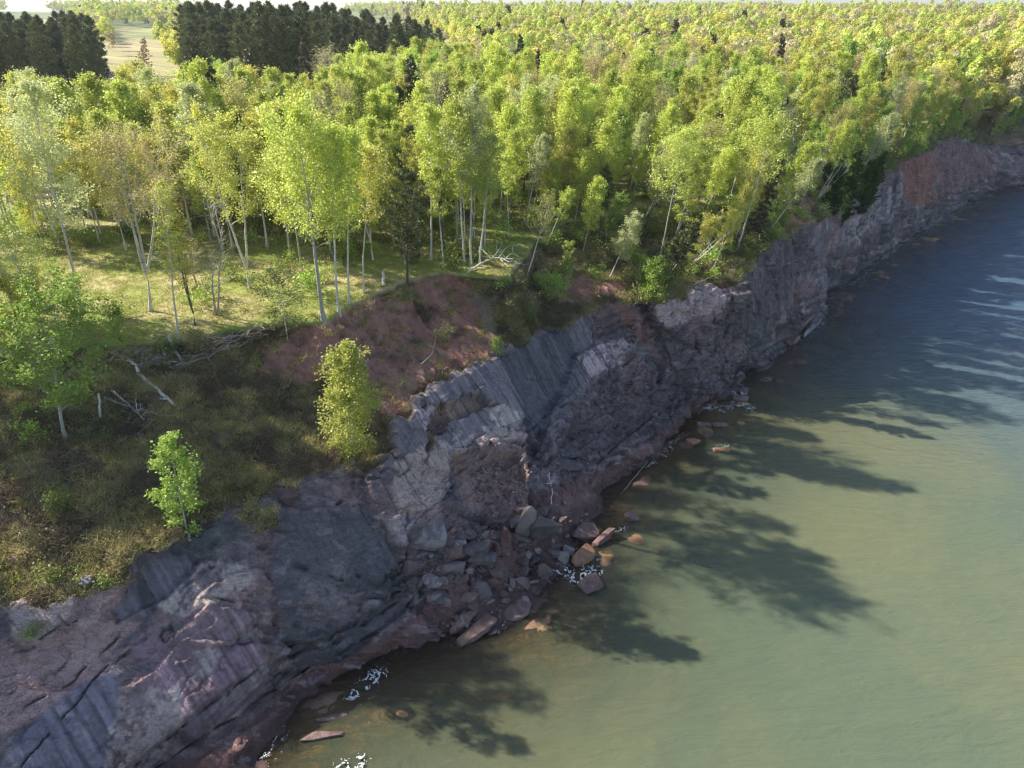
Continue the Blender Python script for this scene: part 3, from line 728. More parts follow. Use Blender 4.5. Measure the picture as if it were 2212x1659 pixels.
def conifer(seed, H=18., base=.25, R=3.0, mat='pine', bark='bark_pine', kind='pine', n=520, blade=.42, r0=.2, lean=(0, 0)):
    rng = np.random.RandomState(seed); A = Acc(); fo = lean_fn(H, lean[0], lean[1], 1.2)
    z = np.linspace(-.4, H, 12); tp = np.array([fo(q) for q in z]); tp[1:, :2] += rng.normal(size=(11, 2)) * .05
    A.tube(tp, r0 * (1 - .9 * np.clip(z / H, 0, 1)), 6)
    V = []; 
    nb = int(9 + (1 - base) * H * 3.6)
    anchors = []
    for i in range(nb):
        h = (i + .5) / nb; q = base + (1 - base) * h; o = fo(q * H)
        if kind == 'pine':
            prof = (.5 + .5 * min(1, h * 3)) * (1 if h < .4 else max(.08, 1 - ((h - .4) / .62) ** 2.2))
        elif kind == 'cedar': prof = math.sqrt(max(.02, 1 - h ** 1.6))
        else: prof = 1 - h * .95
        ln = R * prof * rng.uniform(.65, 1.12)
        az = i * 2.39996 + rng.uniform(-.4, .4); el = {'pine': rng.uniform(-.05, .45), 'cedar': rng.uniform(.1, .6), 'spruce': rng.uniform(-.35, .05)}[kind]
        if kind == 'pine' and h > .8: el += .5
        d = np.array([math.cos(az) * math.cos(el), math.sin(az) * math.cos(el), math.sin(el)])
        t = np.linspace(0, 1, 5)[:, None]; pts = o + d * ln * t; pts[:, 2] += ln * .12 * t[:, 0] ** 2
        A.tube(pts, np.maximum(.05 * (1 - .8 * t[:, 0]), .01) * (1.2 if kind == 'pine' else .8), 4)
        side = np.array([-math.sin(az), math.cos(az), 0])
        m = max(3, int(n / nb * (.4 + prof)))
        for k in range(m):
            q2 = rng.uniform(.25 if kind == 'pine' else .05, 1.05)
            sp = (.34 if kind == 'pine' else .28) * ln * (1.1 - q2 * .7)
            anchors.append((o + d * ln * q2 + side * rng.uniform(-1, 1) * sp + np.array([0, 0, ln * .12 * q2 ** 2 + rng.normal() * .12]), d))
    Cn = np.array([a[0] for a in anchors]); Dn = np.array([a[1] for a in anchors])
    per = 9 if kind == 'pine' else 8
    c = np.repeat(Cn, per, 0); dn = np.repeat(Dn, per, 0)
    if kind == 'pine': dv = rng.normal(size=c.shape) + dn * .5 + np.array([0, 0, .75])
    elif kind == 'cedar': dv = rng.normal(size=c.shape) * .6 + np.array([0, 0, .5]) + dn * .6
    else: dv = rng.normal(size=c.shape) * .55 + dn * 1.2 + np.array([0, 0, -.15])
    dv /= np.linalg.norm(dv, axis=1)[:, None]
    sd = np.cross(dv, rng.normal(size=c.shape)); sd /= np.linalg.norm(sd, axis=1)[:, None] + 1e-9
    ln = blade * rng.uniform(.6, 1.2, len(c))[:, None]; wd = blade * (.17 if kind == 'pine' else .26)
    c = c + rng.normal(size=c.shape) * .04
    Vv = np.stack([c - sd * wd * .4, c + sd * wd * .4, c + dv * ln + sd * wd * .5, c + dv * ln - sd * wd * .5], 1).reshape(-1, 3)
    tint = np.repeat(np.clip(rng.normal(.45, .25, len(c)), 0, 1), 4)
    cr = raw_mesh('crown', Vv, np.arange(len(Vv)).reshape(-1, 4), M[mat], False, {'tint': ('FLOAT', tint)})
    return A.mesh('trunk', M[bark]), cr

def bare_stems(seed, H, n_stem=3, R=1.2, bark='deadwood_white', lean=(0, 0), r0=.09, twig=1.0, limbs=12):
    rng = np.random.RandomState(seed); out = []
    for i in range(n_stem):
        A = Acc()
        a = rng.uniform(0, 6.28) + i * 2.1; m = 10; t = np.linspace(0, 1, m)
        h = H * rng.uniform(.75, 1.0)
        k = .0 if n_stem == 1 else R
        pts = np.stack([lean[0] * t ** 1.2 + math.cos(a) * k * t ** .8, lean[1] * t ** 1.2 + math.sin(a) * k * t ** .8, h * t - .2], 1)
        pts[1:] += np.cumsum(rng.normal(size=(m - 1, 3)) * .05 * np.array([1, 1, .3]), 0)
        A.tube(pts, r0 * (1 - .85 * t), 5)
        for j in range(limbs):
            q = rng.uniform(.3, .98); ip = q * (m - 1); i0 = min(int(ip), m - 2); o = pts[i0] + (pts[i0 + 1] - pts[i0]) * (ip - i0)
            az = rng.uniform(0, 6.28); el = rng.uniform(.3, 1.1); ln = twig * H * .22 * (1.15 - q) * rng.uniform(.5, 1.3) + .3
            d = np.array([math.cos(az) * math.cos(el), math.sin(az) * math.cos(el), math.sin(el)])
            tt = np.linspace(0, 1, 5)[:, None]; bp_ = o + d * ln * tt + np.cumsum(rng.normal(size=(5, 3)) * ln * .05, 0) * (tt > 0)
            A.tube(bp_, .028 * (1 - .8 * tt[:, 0]) + .004, 3)
            for k2 in range(3):
                o2 = bp_[2 + k2 // 2]; d2 = d + rng.normal(size=3) * .6; d2 /= np.linalg.norm(d2)
                A.tube([o2, o2 + d2 * ln * .25, o2 + d2 * ln * .45 + np.array([0, 0, .05])], [.010, .008, .004], 3)
        out.append(('stem', A.mesh('stem', M[bark])))
    return out

def make_tree(name, meshes, loc, rot=0., sc=1., label=None, cat='tree', group=None, tilt=None):
    e = bpy.data.objects.new(name, None); link(e)
    e.empty_display_size = .3
    e.location = loc; e.rotation_euler = (0, 0, rot); e.scale = (sc, sc, sc)
    if tilt is not None:     # lean the whole tree, tilt = horizontal vector (tangent of the lean)
        q = Vector((0, 0, 1)).rotation_difference(Vector((tilt[0], tilt[1], 1)).normalized())
        e.rotation_euler = (q.to_matrix() @ Matrix.Rotation(rot, 3, 'Z')).to_euler()
    tag(e, label, cat, group)
    for pn, me_ in (meshes if isinstance(meshes, list) else (('trunk', meshes[0]), ('crown', meshes[1]))):
        if me_: mesh_obj(pn, me_, e)
    return e
def world_top(base, u, v):
    """point above the base (same distance into the picture) seen at (u, v)"""
    d = ray(u, v); t = base[1] / d[1]
    return np.array([0, 0, CAM_H]) + d * t
def px_tree(name, b, t, w, label, fn=broadleaf, cat='tree', z0=None, group=None, **kw):
    """b: foot, t: top, w: crown width as measured; the foot stands on the terrain"""
    base = hit(*b) if z0 is None else unp(b[0], b[1], z0)
    top = world_top(base, *t); H = max(1., top[2] - base[2]); lx = top[0] - base[0]
    dist = base[1] / ray(*b)[1]
    R = w / 2 * dist / 705 / K
    seed = int(b[0] * 7 + b[1] * 13) % 99991
    if fn is broadleaf: ms_ = broadleaf(seed, H=H, R=R, lean=(lx, kw.pop('ly', 0)), **kw)
    elif fn is conifer: ms_ = conifer(seed, H=H, R=R, lean=(lx, 0), **kw)
    else: ms_ = bare_stems(seed, H, R=R, lean=(lx, 0), **kw)
    return make_tree(name, ms_, base, label=label, cat=cat, group=group)

# --- trees one can point at
px_tree('aspen_tree', (140, 948), (112, 655), 190, 'bright green young aspen with grey trunk standing alone on the brushy slope below the meadow', mat='green', bark='bark_aspen', base=.20, n_leaf=9500, leaf=.18, nb=32, r0=.13, rise=.5, shape='spread')
px_tree('aspen_sapling', (408, 1155), (372, 945), 84, 'slender bright green sapling on the shaded slope above the dark rock', mat='green', base=.02, n_leaf=3200, leaf=.17, nb=22, r0=.06, rise=.6)
px_tree('poplar_tree', (762, 1002), (752, 752), 112, 'dense pale lime poplar standing alone at the lip of the rock headland', mat='birch', base=.04, n_leaf=13000, leaf=.16, nb=54, r0=.09, rise=.7, sprays=1.0)
px_tree('birch_tree', (177, 672), (60, 190), 150, 'tall leaning birch with dead lower limbs and narrow pale lime crown in the clearing', mat='pale', bark='bark_birch', base=.36, n_leaf=9500, leaf=.15, nb=34, r0=.14, bend=1.0)
px_tree('birch_tree', (328, 672), (270, 318), 215, 'forked white birch with budding orange brown crown in the grassy clearing', mat='orange', bark='bark_birch', base=.50, n_leaf=9500, leaf=.12, nb=48, r0=.17, bend=.9, fork=3, shape='spread', rise=1.0, sprays=1.2)
px_tree('birch_tree', (386, 728), (352, 400), 80, 'thin straight white birch with sparse leaves nearest the bluff edge brush pile', mat='birch', bark='bark_birch', base=.40, n_leaf=2200, leaf=.13, nb=24, r0=.085, bend=1.0)
px_tree('cherry_tree', (421, 702), (412, 492), 120, 'small dark stemmed tree with yellow green leaves beside the thin white birch', mat='yellow', bark='bark_grey', base=.35, n_leaf=3200, leaf=.13, nb=26, r0=.08, fork=3, shape='spread')
px_tree('birch_tree', (540, 622), (470, 285), 165, 'leaning white birch with wide yellow green crown at the back of the clearing', mat='birch', bark='bark_birch', base=.42, n_leaf=7500, leaf=.15, nb=38, r0=.15, bend=.9, fork=2, shape='spread')
px_tree('aspen_tree', (700, 692), (640, 255), 190, 'tallest lime aspen at the bluff edge with roots over the red scarp', mat='aspen', bark='bark_aspen', base=.36, n_leaf=11000, leaf=.18, nb=46, r0=.19, bend=1.0, shape='oval', flame=.3)
px_tree('aspen_tree', (733, 675), (712, 290), 120, 'aspen with white trunk second from the left in the edge clump', mat='aspen', bark='bark_birch', base=.45, n_leaf=6500, leaf=.17, nb=34, r0=.12, flame=.3)
px_tree('aspen_tree', (754, 656), (765, 300), 110, 'aspen with straight white trunk in the middle of the edge clump', mat='aspen', bark='bark_birch', base=.45, n_leaf=5500, leaf=.17, nb=30, r0=.11, flame=.3)
px_tree('aspen_tree', (787, 632), (800, 330), 100, 'slim aspen with white trunk at the right end of the edge clump', mat='yellow', bark='bark_birch', base=.5, n_leaf=4500, leaf=.15, nb=28, r0=.10)
px_tree('aspen_tree', (655, 600), (610, 330), 130, 'lime aspen on the left behind the edge clump', mat='aspen', bark='bark_aspen', base=.35, n_leaf=6500, leaf=.17, nb=32, r0=.11)
px_tree('birch_sapling', (622, 735), (590, 585), 110, 'young leaning birch with hanging fine leaves on the brink of the red scarp', mat='shrub', bark='bark_birch', base=.12, n_leaf=3600, leaf=.13, nb=26, r0=.06, rise=.3)
px_tree('pine_tree', (880, 612), (880, 372), 115, 'dark green pine at the brink above the second red scarp', fn=conifer, base=.22, n=700, blade=.36, r0=.15)
px_tree('birch_tree', (1003, 570), (985, 235), 110, 'white birch left of three standing close behind the bare brink', mat='aspen', bark='bark_birch', base=.42, n_leaf=6500, leaf=.16, nb=32, r0=.12)
px_tree('birch_tree', (1018, 572), (1020, 200), 90, 'tallest white birch in the middle of three behind the bare brink', mat='pale', bark='bark_birch', base=.45, n_leaf=5500, leaf=.16, nb=32, r0=.12)
px_tree('birch_tree', (1036, 570), (1065, 300), 90, 'white birch leaning right of three behind the bare brink', mat='aspen', bark='bark_birch', base=.45, n_leaf=4500, leaf=.16, nb=28, r0=.12, bend=1.0)
px_tree('maple_tree', (958, 540), (942, 190), 120, 'bare budding maple with tan haze of twigs and dark trunk behind the pine', mat='tanbud', bark='bark_grey', base=.34, n_leaf=3800, leaf=.09, nb=50, r0=.17, rise=1.1, shape='spread', sprays=1.2)
px_tree('birch_tree', (1133, 612), (1185, 440), 90, 'small leaning birch with thin crown on the grassy brink above the slabs', mat='yellow', bark='bark_birch', base=.5, n_leaf=1500, leaf=.13, nb=20, r0=.10, bend=1.0)
px_tree('poplar_tree', (1130, 420), (1150, 190), 105, 'pale tan green poplar with twin grey trunks in the edge of the wood', mat='pale', bark='bark_grey', base=.35, n_leaf=6500, leaf=.16, nb=36, r0=.17, fork=2, shape='spread')
px_tree('aspen_tree', (1592, 540), (1668, 278), 115, 'pale trunked aspen with bright lime crown leaning over the brushy brink', mat='aspen', bark='bark_birch', base=.52, n_leaf=5500, leaf=.19, nb=30, r0=.12, bend=.85, flame=.3)
px_tree('aspen_tree', (1425, 560), (1480, 290), 120, 'lime aspen leaning right on the brink over the pink pale rock', mat='aspen', bark='bark_aspen', base=.45, n_leaf=5500, leaf=.18, nb=30, r0=.11, bend=.9)
px_tree('apple_tree', (50, 742), (38, 618), 120, 'small dark trunked tree with green leaves at the meadow corner', mat='yellow', bark='bark_grey', base=.3, n_leaf=3500, leaf=.14, nb=24, r0=.09, fork=3, shape='spread')
px_tree('birch_tree', (112, 742), (20, 535), 150, 'leaning birch with loose yellow green leaves behind the lone slope aspen', mat='aspen', bark='bark_birch', base=.4, n_leaf=2200, leaf=.14, nb=24, r0=.11, bend=1.0, shape='spread')
px_tree('spruce_tree', (312, 158), (310, 82), 62, 'brown twiggy larch with conical crown in front of the tan field', fn=conifer, kind='spruce', mat='larch', bark='bark_grey', base=.06, n=500, blade=.5, r0=.2)
px_tree('dead_birch', (1760, 432), (1800, 330), 80, 'bleached leafless birch with fanned stems growing out of the cliff edge', fn=bare_stems, n_stem=4, r0=.10, limbs=6)
px_tree('dead_tree', (2083, 155), (2093, 82), 12, 'pale broken snag standing straight among far budding trees', fn=bare_stems, n_stem=1, r0=.35, limbs=3, twig=.4)
px_tree('dead_tree', (2062, 250), (2090, 165), 14, 'white snag leaning right above the far cliff', fn=bare_stems, n_stem=1, r0=.28, limbs=4, twig=.4)
px_tree('dead_tree', (1480, 585), (1568, 470), 60, 'bare curved grey birch with forked stems bending over the brink', fn=bare_stems, n_stem=2, r0=.07, limbs=7)
px_tree('dead_tree', (1690, 200), (1702, 110), 70, 'leafless silvery grey tree among the orange green crowns', fn=bare_stems, n_stem=3, r0=.12, limbs=26)
px_tree('dead_tree', (1500, 560), (1540, 455), 60, 'leafless pale sapling beside the curved grey birch', fn=bare_stems, n_stem=2, r0=.05, limbs=7)

# --- the wood: a handful of grown trees of each kind, each copied to its own place
def protos(kind):
    out = []
    spec = {
     'aspen': dict(mat='aspen', bark='bark_aspen', H=14, R=2.5, n_leaf=7500, leaf=.20, base=.26, flame=.35, nb=42),
     'front': dict(mat='aspen', bark='bark_birch', H=13, R=1.8, n_leaf=3600, leaf=.18, base=.44, r0=.10, nb=26),
     'birch': dict(mat='birch', bark='bark_birch', H=13, R=2.2, n_leaf=7000, leaf=.17, base=.28),
     'yellow': dict(mat='yellow', bark='bark_birch', H=13, R=2.4, n_leaf=6500, leaf=.17, base=.30, shape='spread'),
     'green': dict(mat='green', bark='bark_grey', H=13, R=2.7, n_leaf=8500, leaf=.20, base=.22, shape='spread'),
     'pale': dict(mat='pale', bark='bark_birch', H=14, R=2.2, n_leaf=6500, leaf=.18, base=.30, flame=.3),
     'orange': dict(mat='orange', bark='bark_grey', H=12.5, R=2.8, n_leaf=4500, leaf=.13, base=.40, shape='spread', sprays=1.3),
     'tanbud': dict(mat='tanbud', bark='bark_grey', H=13.5, R=2.8, n_leaf=3200, leaf=.11, base=.36, shape='spread', nb=46, sprays=1.3),
    }[kind]
    nvar = {'front': 4, 'aspen': 5, 'birch': 3, 'yellow': 3, 'green': 3, 'pale': 2, 'orange': 2, 'tanbud': 2}[kind]
    for i in range(nvar):
        k = dict(spec); k['H'] *= (.92, 1.0, 1.08, .96, 1.04)[i]; k['R'] *= (1.05, .9, 1.12, .95, 1.0)[i]; k['base'] += (0, .06, -.04, .03, .08)[i]
        if i == 2: k['fork'] = 2
        out.append((broadleaf(hash_kind[kind] * 100 + i, **k), k['H']))
    return out
hash_kind = {'front': 8, 'aspen': 1, 'birch': 2, 'yellow': 3, 'green': 4, 'pale': 5, 'orange': 6, 'tanbud': 7}
PR = {k: protos(k) for k in hash_kind}
PINE = [(conifer(901 + i, H=22, R=(3.4, 3.0, 3.8)[i], base=(.32, .42, .28)[i], n=620, blade=.75, r0=.24), 22) for i in range(3)]
SPRUCE = [(conifer(951 + i, H=15, R=2.4, base=.08, kind='spruce', mat='spruce', n=650, blade=.5, r0=.16), 15) for i in range(2)]
CEDAR = [(conifer(971 + i, H=9, R=1.9, base=.03, kind='cedar', mat='cedar', n=1100, blade=.34, r0=.12), 9) for i in range(2)]
RNG = random.Random(5)
CLEAR = [(-60, 590), (60, 560), (240, 552), (480, 548), (640, 575), (790, 588), (900, 596), (720, 700), (540, 705), (390, 745), (-80, 775)]
FIELD = [(228, 60), (352, 60), (362, 158), (262, 160), (240, 100)]
G1 = [(-60, 20), (60, 12), (150, 20), (235, 70), (268, 150), (190, 180), (100, 185), (-60, 190)]
G2 = [(388, 26), (480, 12), (640, 10), (850, 25), (960, 66), (985, 110), (830, 128), (700, 128), (560, 142), (500, 140), (430, 118), (388, 62)]
used = []
def free(x, y, d):
    for a, b_ in used[-4000:]:
        if (a - x) ** 2 + (b_ - y) ** 2 < d * d: return False
    return True
for o in SC.objects:
    if o.type == 'EMPTY': used.append((o.location.x, o.location.y))
def pick_kind(u, v, r, x, y):
    nz = float(fbm(x * .05, y * .05, 41.0)); nz2 = float(fbm(x * .035, y * .035, 47.0))
    right = min(1, max(0, (u - 1150) / 700)); far = min(1, max(0, (260 - v) / 200))
    w = {'aspen': 3.2 * (1 - .5 * far) + 2 * max(0, nz * 2), 'birch': 1.6 + max(0, -nz * 3), 'yellow': 2.0 * (1 - .3 * right) + max(0, -nz2 * 3),
         'green': .5 + 1.0 * right * (1 - far) + max(0, nz2 * 2), 'pale': .8 + 1.0 * right * (1 - far), 'orange': .10 + 1.6 * far * (.2 + .8 * right), 'tanbud': .45 + 1.4 * far + .4 * right}
    if 1150 < u < 1650 and v < 330: w['aspen'] += 2.5
    t = r.random() * sum(w.values())
    for k, q in w.items():
        t -= q
        if t <= 0: return k
    return 'aspen'
DESC = {'front': ('aspen_tree', 'slim white trunked aspen'),'aspen': ('aspen_tree', 'lime green aspen'), 'birch': ('birch_tree', 'yellow green birch'),
        'yellow': ('birch_tree', 'golden green spreading birch'), 'green': ('maple_tree', 'deep green leafy maple'),
        'pale': ('poplar_tree', 'pale silvery green poplar'), 'orange': ('maple_tree', 'budding orange brown maple'),
        'tanbud': ('maple_tree', 'half bare tan maple')}
def place_desc(u, v, s, n):
    if n - edge_n(s) < 7: a = 'on the brink of the bluff'
    elif v > 300: a = 'in the front of the wood'
    elif v > 170: a = 'in the middle of the wood'
    else: a = 'in the far canopy'
    if u < 560: b_ = 'behind the grassy clearing'
    elif u < 1120: b_ = 'behind the red scarps'
    elif u < 1600: b_ = 'above the slabby headland'
    else: b_ = 'above the steep straight cliff'
    return a + ' ' + b_
cands = []
sp = 3.9
for i in range(int(360 / sp)):
    for j in range(int(190 / sp)):
        s = -70 + (i + .5 * (j % 2)) * sp + RNG.uniform(-1.5, 1.5); n = 38 + j * sp + RNG.uniform(-1.5, 1.5)
        if n < (edge_n(s) + (.8 if s > 40 else 2.0) if s < 60 else float(np.interp(s, S, nL)) + 1.2): continue
        if s > 60 and n < edge_n(s) and RNG.random() < .3: continue
        x, y = to_xy(s, n)
        if y < 30: continue
        D = math.hypot(x, y)
        if D > 215 or (D > 120 and RNG.random() < .22): continue
        z = ground_at(x, y)
        bu, bv, _ = project(np.array([x, y, z])); tu, tv, _ = project(np.array([x, y, z + 13.]))
        if tu < -70 or tu > 2290 or tv > 1700: continue
        if bool(inpoly(np.array([bu]), np.array([bv]), CLEAR)[0]): continue
        if tu < 860 and tv < np.interp(tu, [-60, 215, 300, 380, 640, 760, 860], [188, 186, 166, 160, 152, 132, 118]): continue
        if 225 < tu < 370 and tv < 172: continue
        cands.append((D, x, y, z, float(tu), float(tv), s, n))
cands.sort()
count = {}
for D, x, y, z, tu, tv, s, n in cands:
    if not free(x, y, 2.1): continue
    k = pick_kind(tu, tv + 30, RNG, x, y)
    rr = RNG.random()
    if rr < .035 and D > 80: k = 'spruce'
    elif rr < .065 and D > 80: k = 'pine'
    cnt = count.get(k, 0)
    if cnt >= 285: k = 'tanbud' if count.get('tanbud', 0) < 280 else 'orange'
    if count.get(k, 0) >= 290: continue
    count[k] = count.get(k, 0) + 1
    used.append((x, y))
    edge = n - edge_n(s)
    if edge < 13 and s < 66 and k not in ('pine', 'spruce') and RNG.random() < .7: k = 'front'
    sc = RNG.triangular(.58, 1.28, .9) * (.8 if edge < 5 else 1.0) * (.82 if D < 62 and tu < 500 else 1)
    if RNG.random() < .12: sc *= .62
    til = (RNG.uniform(-.05, .05), RNG.uniform(-.05, .05))
    if s > 62 and edge < 22:
        q = RNG.uniform(.08, .42) * (1 - edge / 26); til = (-CN[0] * q + RNG.uniform(-.06, .10), -CN[1] * q + RNG.uniform(-.06, .06))
    if k in ('spruce', 'pine'):
        ms_, h_ = RNG.choice(SPRUCE if k == 'spruce' else PINE); nm_ = k + '_tree'
        lab = ('narrow dark spruce' if k == 'spruce' else 'dark long needled pine') + ' rising from the broadleaf wood ' + place_desc(tu, tv, s, n).split(' ', 4)[-1]
        lab = ('narrow dark spruce ' if k == 'spruce' else 'dark long needled pine ') + place_desc(tu, tv, s, n)
        if k == 'pine': sc *= .62
    else:
        ms_, h_ = RNG.choice(PR[k]); nm_, lab = DESC[k]; lab = lab + ' ' + place_desc(tu, tv, s, n)
    make_tree(nm_, ms_, (x, y, z), RNG.uniform(0, 6.28), sc, lab, 'tree', {'aspen_tree': 'aspens', 'birch_tree': 'birches', 'maple_tree': 'maples', 'poplar_tree': 'poplars', 'pine_tree': 'pines', 'spruce_tree': 'spruces'}[nm_] + ' of one look, ' + lab, tilt=til)
for i in range(34):
    s_ = RNG.uniform(20, 190); n_ = edge_n(s_) + RNG.uniform(2, 75); x, y = to_xy(s_, n_)
    u_, v_, _ = project(np.array([x, y, 28.]))
    if not (0 < u_ < 2212) or v_ < 120 or not free(x, y, 1.2): continue
    used.append((x, y)); h_ = RNG.uniform(8, 14)
    make_tree('dead_tree', bare_stems(7000 + i, h_, n_stem=RNG.choice([1, 1, 2]), R=1.0, r0=.11, limbs=22, bark=RNG.choice(['deadwood_white', 'deadwood'])), (x, y, ground_at(x, y)), 0, 1, 'leafless grey tree standing ' + place_desc(float(u_), float(v_), s_, n_), 'tree', 'leafless trees standing ' + place_desc(float(u_), float(v_), s_, n_), tilt=(RNG.uniform(-.1, .15), RNG.uniform(-.1, .05)))
print('forest', len(used), count)

fr_ = 0
for i in range(420):
    s = RNG.uniform(140, 300); a_, b_ = float(np.interp(s, S, nL)), float(np.interp(s, S, nG))
    n = RNG.uniform(a_ + .6, b_ + 6); x, y = to_xy(s, n); z = ground_at(x, y)
    u_, v_, _ = project(np.array([x, y, z]))
    if u_ > 2300 or not free(x, y, 2.4): continue
    used.append((x, y)); k = RNG.choice(['birch', 'yellow', 'green', 'aspen', 'orange', 'green']); fr_ += 1
    q = RNG.uniform(.05, .35); small = n < b_ - 1
    make_tree(DESC[k][0], RNG.choice(PR[k])[0], (x, y, z), RNG.uniform(0, 6.28), RNG.uniform(.30, .6) if small else RNG.uniform(.6, .95), DESC[k][1] + ' overhanging the brink at the far bend of the shore', 'tree',
              DESC[k][1] + ' trees overhanging the far brink', tilt=(-CN[0] * q, -CN[1] * q))
print('far brink', fr_)
# --- pine groves beyond the wood
def grove(poly_px, zt, sp, mats, lab, grp, lim, scr=(.70, 1.16)):
    """poly_px: where the grove's tree tops stand in the view; rows laid out on the ground"""
    k = 0; rows = []
    for i in range(64):
        for j in range(60):
            x = -330 + i * sp + RNG.uniform(-2, 2); y = 200 + j * sp + RNG.uniform(-2, 2)
            z = ground_at(x, y)
            tu, tv, _ = project(np.array([x, y, z + 19.])); bu, bv, _ = project(np.array([x, y, z]))
            if not bool(inpoly(np.array([tu]), np.array([tv]), poly_px)[0]): continue
            rows.append((math.hypot(x, y), x, y, z))
    rows = [q for q in rows if RNG.random() < 1.0]; rows.sort()
    for D, x, y, z in rows[:lim]:
        tu, _, _ = project(np.array([x, y, z]))
        if tu > 760 and RNG.random() < (tu - 760) / 330: continue
        make_tree('pine_tree', RNG.choice(mats)[0], (x, y, z), RNG.uniform(0, 6.28), RNG.uniform(*scr) * (1 - .25 * max(0, (tu - 700) / 280)), lab, 'tree', grp)
        used.append((x, y))
grove([(-90, 30), (60, 28), (150, 34), (225, 70), (250, 125), (190, 150), (100, 160), (-90, 165)], 19, 7.0, PINE, 'tall dark pine in the grove at the far left corner of the field', 'pines of the left grove', 110, (.66, 1.02))
grove([(392, 26), (480, 18), (640, 16), (850, 28), (960, 50), (980, 84), (830, 90), (700, 92), (560, 100), (430, 90), (392, 62)], 19, 7.2, PINE, 'tall dark pine in the wide grove behind the wood', 'pines of the wide middle grove', 230)
for (bu, bv), n_, lab in (((1350, 62), 16, 'dark pine in the small far clump on the skyline'),):
    for i in range(n_):
        u = 1275 + i * 11 + RNG.uniform(-4, 4); p = unp(u, 60 - 10 * math.sin(i / 15 * 3.1) * 0, 17)
        p[1] += RNG.uniform(-15, 15)
        make_tree('pine_tree', RNG.choice(PINE)[0], (p[0], p[1], 17), RNG.uniform(0, 6.28), RNG.uniform(.85, 1.05), lab, 'tree', 'pines of the far skyline clump')
p = unp(1495, 62, 17); make_tree('pine_tree', PINE[2][0], tuple(p), 1., .98, 'lone dark spreading pine standing apart on the skyline', 'tree')
p = unp(1255, 85, 17); make_tree('spruce_tree', SPRUCE[0][0], (p[0], p[1], 17), 1., 1.0, 'narrow pointed spruce alone above the tan crowns', 'tree')
for u, v, h, lab in ((1860, 175, 9.5, 'dark bushy pine in the pair of pines near the far brink'), (1905, 190, 11, 'taller dark pine with pale dead twigs near the far brink')):
    p = hit(u, v); make_tree('pine_tree', PINE[1][0], (p[0], p[1], ground_at(p[0], p[1])), 2., h / 16, lab, 'tree')
# cedars on the cliff brink
for i, (u, v, sc) in enumerate([(1795, 460, .95), (1822, 478, 1.0), (1850, 462, 1.0), (1876, 440, .9), (1800, 430, 1.0), (1838, 430, 1.05), (1868, 410, 1.0), (1895, 395, .8), (1780, 415, .7)]):
    p = hit(u, v)
    make_tree('cedar_tree', CEDAR[i % 2][0], tuple(p - np.array([0, 0, .5])), i * 1.3, sc * .85, 'dark green cedar in the dense clump hanging over the steep cliff', 'tree', 'cedars clumped on the cliff edge')

# ------------------------------------------------------------------ far woods, uncountable: instanced low crowns
def far_variants():
    out = []
    spec = [('aspen', .9), ('yellow', .85), ('orange', 1.0), ('tanbud', 1.0), ('green', .9), ('birch', .9), ('spruce', 1)]
    for i, (mt, r) in enumerate(spec):
        rng = np.random.RandomState(300 + i)
        if mt == 'spruce':
            _, me_ = conifer(333, H=15, R=2.6, base=.1, kind='spruce', mat='spruce', n=130, blade=1.1)
        else:
            n = 1250; H = 13
            cl = np.array([[rng.normal() * 1.5, rng.normal() * 1.5, 8.6 + rng.normal() * 1.6] for _ in range(9)]); cr_ = rng.uniform(1.2, 2.2, 9) * r
            kk = rng.randint(0, 9, n); dv = rng.normal(size=(n, 3)); dv[:, 2] = np.abs(dv[:, 2]) * 1.1 - .25; dv /= np.linalg.norm(dv, axis=1)[:, None]
            pts = cl[kk] + dv * cr_[kk][:, None] * np.array([1, 1, 1.35]) * rng.uniform(.75, 1.05, n)[:, None]
            ok = pts[:, 2] > 2; pts = pts[ok]
            me_ = crown_mesh('far_crown', pts, mt, .55, rng, outdir=dv[ok])
        out.append(bpy.data.objects.new('crown', me_))
    return out
FV = far_variants()
pts = []; idx = []; scl = []
rg = np.random.RandomState(77)
def scatter(x0, x1, y0, y1, spc):
    nx, ny = int((x1 - x0) / spc), int((y1 - y0) / spc)
    gx, gy = np.meshgrid(np.arange(nx), np.arange(ny))
    return (x0 + (gx.ravel() + rg.rand(nx * ny)) * spc, y0 + (gy.ravel() + rg.rand(nx * ny)) * spc)
